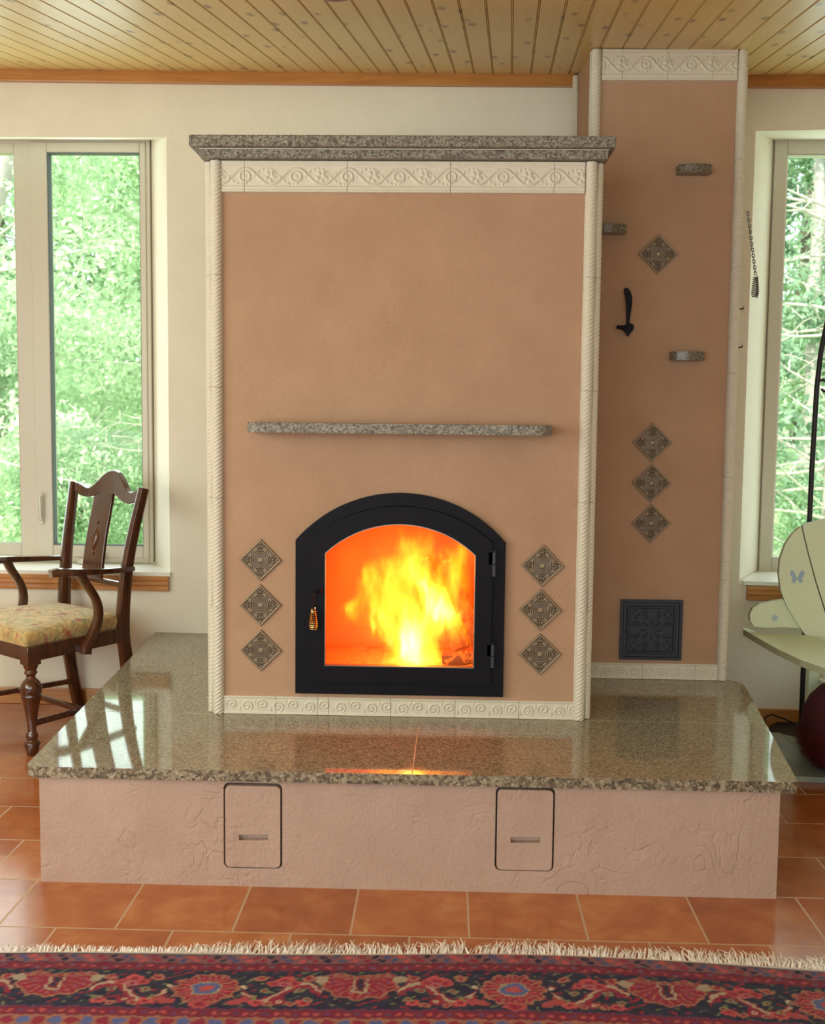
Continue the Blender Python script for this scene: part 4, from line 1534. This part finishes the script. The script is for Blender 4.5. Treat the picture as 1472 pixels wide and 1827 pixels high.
# arm boards
armo = [(1.192, 1.50), (1.186, 1.47), (1.190, 1.40), (1.200, 1.25), (1.212, 1.10), (1.240, 0.92), (1.285, 0.78), (1.34, 0.745), (1.40, 0.78), (1.43, 0.90), (1.435, 1.10), (1.425, 1.30), (1.39, 1.378), (1.30, 1.385), (1.235, 1.40), (1.215, 1.46), (1.205, 1.50)]
for mir in (False, True):
    pl = [(2 * MID - x, y) for x, y in armo][::-1] if mir else armo
    m_ = MB()
    m_.prism(pl, lambda x, y: to_mint(x, y, 0.436), lambda x, y: to_mint(x, y, 0.460), 0, 1)
    m_.build('armrest', [M['mint'], M['mint_edge']], mint, smooth=False, bevel=0.004)
for x in (1.405, 2 * MID - 1.405):
    MB().box(x - 1.70 - 0.02, x - 1.70 + 0.02, 0.82 - 1.30, 0.91 - 1.30, 0, 0.437).build('front_leg', M['mint'], mint, smooth=False, bevel=0.004)
    MB().box(x - 1.70 + (0.02 if x < MID else -0.06), x - 1.70 + (0.06 if x < MID else -0.02), 1.39 - 1.30, 1.435 - 1.30, 0, 0.45).build('rear_leg', M['mint'], mint, smooth=False, bevel=0.004)
m_ = MB()
for i in range(5):
    y0 = 0.86 + i * 0.105
    m_.box(1.455 - 1.70, 2 * MID - 1.455 - 1.70, y0 - 1.30, y0 + 0.098 - 1.30, 0.318 - i * 0.012, 0.338 - i * 0.012)
m_.build('seat_slats', M['mint'], mint, smooth=False, bevel=0.003)

# ------------------------------------------------------------------ floor stand, mat, red pouf, cord
stand = thing('floor_stand', 'tall thin black metal stand with curled hook by the right window', 'stand', (1.470, 1.60, 0))
m_ = MB()
m_.lathe([(0, 0.145), (0.012, 0.145), (0.022, 0.135), (0.026, 0.03)], (0.02, 0, 0), 32)
m_.build('base', M['black_wire'], stand)
m_ = MB()
m_.tube([(0.0, 0, 0.02), (-0.002, 0, 0.6), (0.0, 0, 1.1), (0.006, 0, 1.42), (0.016, 0, 1.56), (0.036, 0, 1.68), (0.075, 0, 1.80), (0.14, 0, 1.885), (0.22, 0, 1.92), (0.30, 0, 1.89), (0.34, 0, 1.82)], 0.0105, 12)
m_.build('pole', M['black_wire'], stand)
m_ = MB()
m_.tube([(0.006, 0, 1.445), (0.03, 0, 1.452), (0.048, 0, 1.44), (0.05, 0, 1.415), (0.036, 0, 1.405), (0.024, 0, 1.415)], 0.006, 8)
m_.build('hook', M['black_wire'], stand)


def mat_pad():
    t = NT('grey_green_stone')
    n = t.noise(t.coord(), 8, 5, 0.6)
    return t.set(color=t.ramp(n, [(0.3, (0.17, 0.23, 0.24)), (0.7, (0.36, 0.39, 0.29))]), rough=0.3)


M['pad'] = mat_pad()
pad = thing('floor_pad', 'low grey green stone pad on the floor right of the hearth', 'floor pad', (1.6, 1.28, 0))
for x0, x1 in ((1.26, 1.372), (1.374, 1.95)):
    pl = [(x0 - 1.6, -0.29), (x1 - 1.6, -0.30), (x1 - 1.6, 0.27), (x0 - 1.6, 0.27)]
    MB().prism(pl, lambda x, y: (x, y, 0.001), lambda x, y: (x, y, 0.022)).build('pad_slab', M['pad'], pad, smooth=False, bevel=0.003)

pouf = thing('plush_pouf', 'round deep red plush pouf with shaggy lower half under the green armchair', 'pouf', (1.495, 1.12, 0.0225))
m_ = MB()
m_.lathe([(0.0, 0.06), (0.01, 0.10), (0.04, 0.145), (0.08, 0.168), (0.125, 0.176), (0.135, 0.172), (0.155, 0.176), (0.20, 0.170), (0.25, 0.148), (0.29, 0.112), (0.315, 0.065), (0.322, 0.01)], (0, 0, 0), 40)
m_.build('plush_cover', M['red_velvet'], pouf, angle=1.2)
N = 5200
th = rng.random(N) * 2 * PI
zz = 0.012 + rng.random(N) * 0.135
rr = np.interp(zz, [0, 0.04, 0.08, 0.125, 0.16], [0.085, 0.145, 0.168, 0.176, 0.175])
base_ = np.stack([rr * np.cos(th), rr * np.sin(th), zz], -1)
nrm = np.stack([np.cos(th), np.sin(th), -0.75 + 0 * th], -1)
L_ = 0.014 + 0.022 * rng.random(N)
tip = base_ + nrm * L_[:, None] * 0.75 + rng.normal(0, 0.004, (N, 3))
tip[:, 2] = np.maximum(tip[:, 2], 0.001)
tg = np.stack([-np.sin(th), np.cos(th), 0 * th], -1) * 0.0016
vs = np.stack([base_ - tg, base_ + tg, tip + tg * 0.2, tip - tg * 0.2], 1).reshape(-1, 3)
fur = np_mesh('shaggy_pile', vs, np.arange(4 * N).reshape(-1, 4), M['red_fur'], pouf, False)
fur['kind'] = 'stuff'

m_ = MB()
m_.tube([(1.345, 1.68, 0.004), (1.352, 1.69, 0.015), (1.350, 1.695, 0.045), (1.375, 1.694, 0.058), (1.43, 1.69, 0.040), (1.50, 1.67, 0.010), (1.58, 1.66, 0.005), (1.75, 1.66, 0.005)], 0.0035, 8)
tag(m_.build('power_cord', M['black_wire']), 'thin black cord looped against the baseboard behind the hearth', 'cord')

# ceiling fixture whose lower rim dips into view
m_ = MB()
m_.lathe([(0.0, 0.02), (0.010, 0.055), (0.022, 0.07), (0.035, 0.075), (0.045, 0.065)], (0, 0, 0), 32)
fx = thing('ceiling_rosette', 'small round maroon wood rosette on the plank ceiling', 'ceiling fixture', (-0.322, 0.168, ceil_z(-0.322, 0.168) - 0.045))
m_.build('turned_body', M['maroon'], fx)

# ------------------------------------------------------------------ rug
RY0 = -0.402
rug = thing('fringed_rug', 'red and navy patterned wool rug with cream fringe in the foreground', 'rug', (0, 0, 0))


def hexc(*c):
    return np.array(srgb(*c))


C_NAVY, C_RED, C_CRIM, C_CORAL, C_CREAM, C_TAN, C_BLUE, C_PURP, C_PINK, C_OLIVE = (hexc(22, 26, 52), hexc(142, 24, 50), hexc(118, 16, 42), hexc(190, 78, 78), hexc(196, 176, 148), hexc(164, 106, 84), hexc(84, 96, 150),
                                                                                   hexc(92, 42, 84), hexc(176, 100, 104), hexc(128, 130, 92))


def rug_color(X, D):
    """X along the edge, D distance in from the fringed edge"""
    n = X.shape
    C = np.empty(n + (3,))
    C[:] = C_RED

    def put(mask, col):
        C[mask] = col
    # guard band with small blossoms
    put(D < 0.042, C_PURP * 0.6 + C_TAN * 0.45)
    for dd, ph, per in ((0.012, 0.0, 0.031), (0.029, 0.5, 0.031)):
        k = np.round(X / per - ph)
        dx = X - (k + ph) * per
        r = np.sqrt(dx ** 2 + (D - dd) ** 2)
        m3 = np.mod(k, 4)
        put((r < 0.0085) & (D < 0.042) & (m3 == 0), C_BLUE * 0.6)
        put((r < 0.0085) & (D < 0.042) & (m3 == 1), C_CORAL)
        put((r < 0.0085) & (D < 0.042) & (m3 == 2), C_RED)
        put((r < 0.0085) & (D < 0.042) & (m3 == 3), C_NAVY)
    put((D >= 0.042) & (D < 0.045), C_NAVY)
    s2 = (D >= 0.045) & (D < 0.077)
    put(s2, C_CRIM)
    k = np.round(X / 0.026)
    r = np.sqrt((X - k * 0.026) ** 2 + (D - 0.061 - 0.005 * np.sin(k)) ** 2)
    put(s2 & (r < 0.006), C_CORAL * 0.8)
    put(s2 & (r < 0.006) & (np.mod(k, 3) == 0), C_PURP + 0.05)
    put((D >= 0.077) & (D < 0.081), C_NAVY)
    # main border, navy ground
    mb_ = (D >= 0.081) & (D < 0.243)
    put(mb_, C_NAVY)
    P = 0.345
    k = np.round((X - 0.165) / P)
    u = X - 0.165 - k * P
    v = D - 0.162
    fanm = np.mod(k, 2) == 1
    # meander stems between motifs
    au = np.abs(u)
    sg = np.sign(u)
    st = 0.030 * np.sin((au - 0.085) / 0.0875 * PI) * np.where(np.mod(k, 2) == 0, 1, -1)
    inz = mb_ & (au > 0.085)
    put(inz & (np.abs(v - 0.015 - st * 1.3) < 0.017), C_RED)
    put(inz & (np.abs(v - 0.010 - st * 1.3) < 0.006), C_CREAM * 0.8)
    # coral blossom clusters
    for cu, cv, rr_, col in ((0.1725, -0.040, 0.020, C_CORAL), (0.150, -0.028, 0.014, C_CORAL * 0.8), (0.195, -0.028, 0.014, C_CORAL * 0.8), (0.1725, -0.022, 0.012, C_PINK), (0.118, -0.050, 0.013, C_TAN), (0.120, 0.055, 0.014, C_CORAL),
                              (0.110, 0.040, 0.009, C_OLIVE), (0.1725, 0.050, 0.014, C_RED), (0.1725, 0.050, 0.006, C_CREAM), (0.148, 0.062, 0.010, C_TAN), (0.135, 0.005, 0.010, C_OLIVE)):
        r = np.sqrt(((au - cu) / 1.2) ** 2 + (v - cv) ** 2)
        put(mb_ & (r < rr_), col)
        put(mb_ & (r < rr_ * 0.45), C_RED)
    # small filler sprigs on the navy ground
    fill = np.sin(X * 97 + 3 * np.sin(D * 61)) * np.sin(D * 113 + 2 * np.sin(X * 43))
    put(mb_ & (np.abs(C - C_NAVY).sum(-1) < 1e-6) & (fill > 0.80), C_RED)
    put(mb_ & (np.abs(C - C_NAVY).sum(-1) < 1e-6) & (fill < -0.86), C_OLIVE * 0.7)
    # palmette fans: opening towards the rug's centre
    r = np.sqrt((u / 1.05) ** 2 + (v + 0.045) ** 2)
    th = np.arctan2(u, v + 0.045)
    lobes = 0.083 + 0.007 * np.abs(np.cos(th * 5.5))
    fan = mb_ & fanm & (r < lobes) & (v > -0.062)
    put(fan, C_TAN)
    put(fan & (r < lobes - 0.007), C_RED)
    rib = np.abs(np.sin(th * 5.5))
    put(fan & (r < lobes - 0.012) & (r > 0.026) & (rib < 0.16), C_TAN)
    put(fan & (r < lobes - 0.012) & (r > 0.045) & (rib > 0.93), C_CORAL * 0.8)
    put(fan & (r < lobes - 0.02) & (r > 0.055) & (rib > 0.985), C_BLUE * 0.7)
    put(fan & (v < 0.012) & (np.abs(u) < 0.017) & (r > 0.012), C_CREAM * 0.75)
    put(fan & (v < 0.005) & (np.abs(u) < 0.011), C_CRIM)
    put(fan & (v < -0.002) & (np.abs(u) < 0.005), C_NAVY)
    put(mb_ & fanm & (np.abs(v + 0.060 - 0.006 * np.cos(u * 60)) < 0.008) & (au < 0.085), C_TAN * 0.9)
    put(mb_ & fanm & (np.abs(v + 0.060 - 0.006 * np.cos(u * 60)) < 0.004) & (np.cos(u * 260) > 0), C_RED)
    put(mb_ & fanm & (np.sqrt((au - 0.088) ** 2 + (v + 0.045) ** 2) < 0.016), C_CREAM * 0.7)
    # rosettes
    r = np.sqrt((u / 1.15) ** 2 + (v + 0.004) ** 2)
    th = np.arctan2(v + 0.004, u)
    pl_ = 0.058 + 0.010 * np.abs(np.cos(6 * th))
    ros = mb_ & (~fanm) & (r < pl_)
    put(ros, C_TAN)
    put(ros & (r < pl_ - 0.006), C_RED)
    put(ros & (np.abs(np.sin(6 * th)) < 0.30) & (r < pl_ - 0.004), C_TAN * 0.95)
    put(ros & (np.abs(np.sin(6 * th)) > 0.93) & (r < pl_ - 0.012), C_CORAL)
    put(ros & (r < 0.030), C_CREAM * 0.65)
    put(ros & (r < 0.026), C_BLUE)
    put(ros & (r < 0.014), C_CORAL * 0.9)
    put(mb_ & (~fanm) & (np.sqrt((u / 1.6) ** 2 + (v - 0.066) ** 2) < 0.016), C_CORAL * 0.85)
    put(mb_ & (~fanm) & (np.sqrt((u / 1.6) ** 2 + (v - 0.066) ** 2) < 0.009), C_RED)
    for q in (-1, 1):
        put(mb_ & (~fanm) & (np.sqrt(((u - q * 0.082) / 1.8) ** 2 + (v - 0.05 + 0.3 * (u * q - 0.082)) ** 2) < 0.014), C_CORAL * 0.75)
        put(mb_ & (~fanm) & (np.sqrt((u - q * 0.085) ** 2 + (v + 0.012) ** 2) < 0.007), C_CREAM)
    put((D >= 0.243) & (D < 0.248), C_PURP)
    # inner guard bands
    s3 = (D >= 0.248) & (D < 0.280)
    put(s3, C_CRIM)
    k = np.round(X / 0.022)
    r = np.sqrt((X - k * 0.022) ** 2 + (D - 0.264) ** 2)
    put(s3 & (r < 0.0065), np.array(C_CORAL) * 0.85)
    put(s3 & (r < 0.0065) & (np.mod(k, 3) == 1), C_PURP * 1.2)
    s4 = (D >= 0.280) & (D < 0.330)
    put(s4, C_TAN * 0.9)
    k = np.round(X / 0.034)
    r = np.sqrt((X - k * 0.034) ** 2 + ((D - 0.302) * 0.9) ** 2)
    put(s4 & (r < 0.014) & (np.mod(k, 2) == 0), C_BLUE)
    put(s4 & (r < 0.014) & (np.mod(k, 2) == 1), C_RED)
    # field
    fld = D >= 0.330
    w = np.sin(X * 31) * np.sin(D * 29) + 0.5 * np.sin(X * 67 + D * 41)
    put(fld & (w > 0.7), C_NAVY)
    put(fld & (w < -0.8), C_CORAL)
    return C


xs_ = np.arange(-2.0, 2.0001, 0.0042)
ys_ = np.concatenate([np.arange(0, 0.42, 0.0034), np.linspace(0.42, 1.8, 90)])
X, D = np.meshgrid(xs_, ys_)
wob = 0.010 * np.sin(X * 2.3 + 0.4) + 0.006 * np.sin(X * 5.1)
sagx = -0.028 * (X / 0.9) ** 2 + 0.012
Cc = rug_color(X + 0.0022 * np.sin(D * 190 + X * 60) + 0.0015 * np.sin(X * 140 + D * 330), D + 0.0022 * np.sin(X * 120 + D * 40) + 0.0014 * np.sin(X * 333))
mott = 1 + 0.12 * np.sin(X * 173 + 5 * np.sin(D * 210)) * np.sin(D * 331)
Cc = np.clip(Cc * mott[..., None] * 1.0, 0, 1)
Z = 0.011 + 0.0025 * np.sin(X * 4 + 1) * np.exp(-D * 4) + 0.0008 * np.sin(X * 90) * np.sin(D * 120)
V3 = np.stack([X, RY0 - D + (wob + sagx) * np.exp(-D * 1.5), Z], -1).reshape(-1, 3)
ny_, nx_ = X.shape
idx = np.arange(nx_ * ny_).reshape(ny_, nx_)
F4 = np.stack([idx[1:, :-1], idx[1:, 1:], idx[:-1, 1:], idx[:-1, :-1]], -1).reshape(-1, 4)
# skirt down to the floor along the fringed edge
sk = V3[idx[0]].copy()
sk[:, 2] = 0.001
n0 = len(V3)
a_ = np.arange(nx_ - 1)
S4 = np.stack([idx[0][a_], idx[0][a_ + 1], n0 + a_ + 1, n0 + a_], -1)
pile = np_mesh('wool_pile', np.concatenate([V3, sk]), np.concatenate([F4, S4]), M['rug'], rug)
ca = pile.data.color_attributes.new('dye', 'FLOAT_COLOR', 'POINT')
cols_ = np.ones((len(pile.data.vertices), 4), np.float32)
cols_[:n0, :3] = Cc.reshape(-1, 3)
cols_[n0:, :3] = C_CREAM
ca.data.foreach_set('color', cols_.ravel())
# woven white end and loose fringe
edge = V3[idx[0]]
m_ = MB()
vs, fs = [], []
for i, p in enumerate(edge[::3]):
    vs += [(p[0], p[1] - 0.001, 0.0125), (p[0], p[1] + 0.011, 0.009), (p[0], p[1] + 0.012, 0.001)]
for i in range(len(edge[::3]) - 1):
    for q in range(2):
        fs.append((i * 3 + q, i * 3 + 3 + q, i * 3 + 4 + q, i * 3 + 1 + q))
MB().add(vs, fs).build('woven_end', M['fringe'], rug)
N = 2600
fx_ = -1.9 + 3.8 * rng.random(N)
ey = np.interp(fx_, edge[:, 0], edge[:, 1]) + 0.010
dens = 0.45 + 0.55 * sstep(-0.75, -0.35, fx_) + 0.15 * np.sin(fx_ * 11)
Lf = (0.022 + 0.045 * rng.random(N)) * dens
dirx = 0.35 + 0.45 * rng.normal(0, 1, N) + 0.3 * np.sin(fx_ * 17)
b0 = np.stack([fx_, ey, 0.006 + 0.004 * rng.random(N)], -1)
d1 = np.stack([dirx * 0.6, np.ones(N), 0 * fx_], -1)
d1 /= np.linalg.norm(d1, axis=1)[:, None]
p1_ = b0 + d1 * (Lf * 0.55)[:, None] + np.stack([0 * fx_, 0 * fx_, 0.010 * rng.random(N)], -1)
p2_ = b0 + d1 * Lf[:, None] + np.stack([0.008 * rng.normal(0, 1, N), 0 * fx_, -0.004 + 0.012 * rng.random(N)], -1)
p2_[:, 2] = np.maximum(p2_[:, 2], 0.002)
wv = np.stack([np.ones(N) * 0.0013, 0 * fx_, 0.0004 * np.ones(N)], -1)
vv = np.stack([b0 - wv, b0 + wv, p1_ + wv, p1_ - wv, p2_ + wv * 0.4, p2_ - wv * 0.4], 1).reshape(-1, 3)
o6 = np.arange(N)[:, None] * 6
ff = np.concatenate([o6 + np.array([[0, 1, 2, 3]]), o6 + np.array([[3, 2, 4, 5]])])
fr = np_mesh('fringe', vv, ff, M['fringe'], rug, False)
fr['kind'] = 'stuff'

# ------------------------------------------------------------------ outdoors
gx, gy = np.meshgrid(np.linspace(-40, 40, 60), np.linspace(2.5, 60, 60))
gz = -0.55 + 0.085 * np.maximum(gy - 9, 0) + 0.15 * np.sin(gx * 0.7) * np.sin(gy * 0.5)
idx = np.arange(3600).reshape(60, 60)
gd = np_mesh('ground', np.stack([gx, gy, gz], -1).reshape(-1, 3), np.stack([idx[:-1, :-1], idx[:-1, 1:], idx[1:, 1:], idx[1:, :-1]], -1).reshape(-1, 4), M['grass_leaf'])
struct(gd)


def ground_z(x, y):
    return -0.55 + 0.085 * max(y - 9, 0) + 0.15 * math.sin(x * 0.7) * math.sin(y * 0.5)


def foliage(name, centers, radii, n, size, mat, parent, seed, drop=0.0):
    r = np.random.default_rng(seed)
    ci = r.integers(0, len(centers), n)
    c = np.array(centers)[ci]
    R = np.array(radii)[ci]
    d = r.normal(0, 1, (n, 3))
    d /= np.linalg.norm(d, axis=1)[:, None]
    p = c + d * (R[:, None] * (0.35 + 0.65 * r.random((n, 1)) ** 0.6)) * np.array([1, 1, 0.75])
    a = r.normal(0, 1, (n, 3))
    a /= np.linalg.norm(a, axis=1)[:, None]
    b = np.cross(a, r.normal(0, 1, (n, 3)))
    b /= np.linalg.norm(b, axis=1)[:, None]
    s = size * (0.6 + 0.8 * r.random((n, 1)))
    v = np.stack([p - a * s, p + b * s * 0.5, p + a * s, p - b * s * 0.5], 1).reshape(-1, 3)
    return np_mesh(name, v, np.arange(4 * n).reshape(-1, 4), mat, parent, False)


def tree(label, group, x, y, h, trunk_r, mat_l, mat_b, crown, nleaf, size, seed, lean=(0, 0), branches=10, twig=0.012, bare=(0.1, 0.95)):
    r = random.Random(seed)
    gz_ = ground_z(x, y)
    t = thing('tree', label, 'tree', (x, y, gz_ - 0.05), 0, group)
    m_ = MB()
    P = []
    for i in range(9):
        k = i / 8
        P.append((lean[0] * k + r.uniform(-1, 1) * 0.04, lean[1] * k + r.uniform(-1, 1) * 0.04, h * k))
    m_.tube(P, [trunk_r * (1 - 0.75 * i / 8) for i in range(9)], 12)
    m_.build('trunk', mat_b, t)
    for i in range(branches):
        bm_ = MB()
        k = bare[0] + (bare[1] - bare[0]) * (i + r.random()) / branches
        j = min(7, int(k * 8))
        f_ = k * 8 - j
        q = Vector(P[j]).lerp(Vector(P[j + 1]), f_)
        a = r.uniform(0, 2 * PI)
        L = crown * (0.5 + 0.6 * r.random()) * (1.1 - 0.6 * k)
        pts = [q]
        d = Vector((math.cos(a), math.sin(a), r.uniform(-0.15, 0.5)))
        for s_ in range(4):
            d = d + Vector((r.uniform(-0.3, 0.3), r.uniform(-0.3, 0.3), r.uniform(-0.25, 0.2)))
            pts.append(pts[-1] + d.normalized() * L / 4)
        bm_.tube(pts, [twig * (1.4 - 0.3 * s_) for s_ in range(5)], 6)
        for _ in range(4):
            s_ = r.randint(1, 4)
            e_ = pts[s_] + Vector((r.uniform(-1, 1), r.uniform(-1, 1), r.uniform(-0.5, 0.5))) * L * 0.35
            bm_.tube([pts[s_], (pts[s_] + e_) / 2 + Vector((0, 0, 0.03)), e_], [twig * 0.6, twig * 0.45, twig * 0.3], 5)
        bm_.build('branch', M['twig'], t)
    cen, rad = [], []
    for i in range(26):
        k = r.uniform(0.12, 1.0)
        a = r.uniform(0, 2 * PI)
        rr_ = crown * math.sqrt(r.random()) * (1.15 - 0.55 * k)
        cen.append((lean[0] * k + rr_ * math.cos(a), lean[1] * k + rr_ * math.sin(a), h * k + 0.1))
        rad.append(crown * r.uniform(0.22, 0.42))
    foliage('foliage', cen, rad, nleaf, size, mat_l, t, seed)
    return t


LT, MT, ND = M['leaf_light'], M['leaf_mid'], M['needle']
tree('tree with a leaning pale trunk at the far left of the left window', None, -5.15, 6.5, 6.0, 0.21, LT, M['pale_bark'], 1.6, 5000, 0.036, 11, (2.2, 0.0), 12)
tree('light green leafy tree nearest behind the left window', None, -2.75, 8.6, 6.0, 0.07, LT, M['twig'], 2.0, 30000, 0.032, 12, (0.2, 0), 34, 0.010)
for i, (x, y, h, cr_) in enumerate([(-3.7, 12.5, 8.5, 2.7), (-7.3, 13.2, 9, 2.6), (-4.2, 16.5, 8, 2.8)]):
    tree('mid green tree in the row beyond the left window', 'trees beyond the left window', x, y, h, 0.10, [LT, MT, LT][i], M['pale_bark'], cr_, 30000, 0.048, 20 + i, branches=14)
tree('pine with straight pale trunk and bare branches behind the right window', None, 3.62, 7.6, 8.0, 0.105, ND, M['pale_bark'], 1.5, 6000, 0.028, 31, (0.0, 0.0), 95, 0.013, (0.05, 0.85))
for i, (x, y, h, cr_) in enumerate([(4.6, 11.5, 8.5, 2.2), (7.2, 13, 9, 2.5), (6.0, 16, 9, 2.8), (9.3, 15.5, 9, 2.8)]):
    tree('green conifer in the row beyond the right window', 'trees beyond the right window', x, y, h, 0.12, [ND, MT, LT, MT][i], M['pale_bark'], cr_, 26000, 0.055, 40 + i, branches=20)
for i, (x, y) in enumerate([(-10, 22), (-6, 23), (-1.5, 24), (3, 25), (8, 23), (12.5, 22)]):
    tree('tall tree in the distant wood', 'distant wood', x, y, 11, 0.18, [MT, LT][i % 2], M['bark'], 3.6, 16000, 0.12, 60 + i, branches=8)


def shrub(label, x, y, r0, mat, n, size, seed):
    r = random.Random(seed)
    t = thing('shrub', label, 'shrub', (x, y, ground_z(x, y) - 0.03))
    m_ = MB()
    for i in range(7):
        a = r.uniform(0, 2 * PI)
        e = Vector((math.cos(a) * r0 * r.uniform(0.2, 0.7), math.sin(a) * r0 * r.uniform(0.2, 0.7), r0 * r.uniform(0.9, 1.5)))
        m_.tube([(0, 0, 0), e * 0.5 + Vector((0, 0, 0.1)), e], [0.016, 0.011, 0.006], 6)
    m_.build('stems', M['twig'], t)
    cen = [(r0 * 0.75 * math.cos(a), r0 * 0.6 * math.sin(a), r0 * r.uniform(0.35, 1.3)) for a in [r.uniform(0, 2 * PI) for _ in range(14)]]
    foliage('foliage', cen, [r0 * r.uniform(0.3, 0.5) for _ in cen], n, size, mat, t, seed)


shrub('bushy green shrub seen low in the left window behind the chair back', -3.9, 9.6, 1.05, MT, 15000, 0.028, 81)
shrub('light green shrub seen low in the left pane beside the window lever', -5.7, 10.2, 1.15, LT, 15000, 0.032, 82)
shrub('green shrub seen low in the right window beside the pale pine trunk', 4.5, 9.3, 0.95, MT, 12000, 0.028, 83)
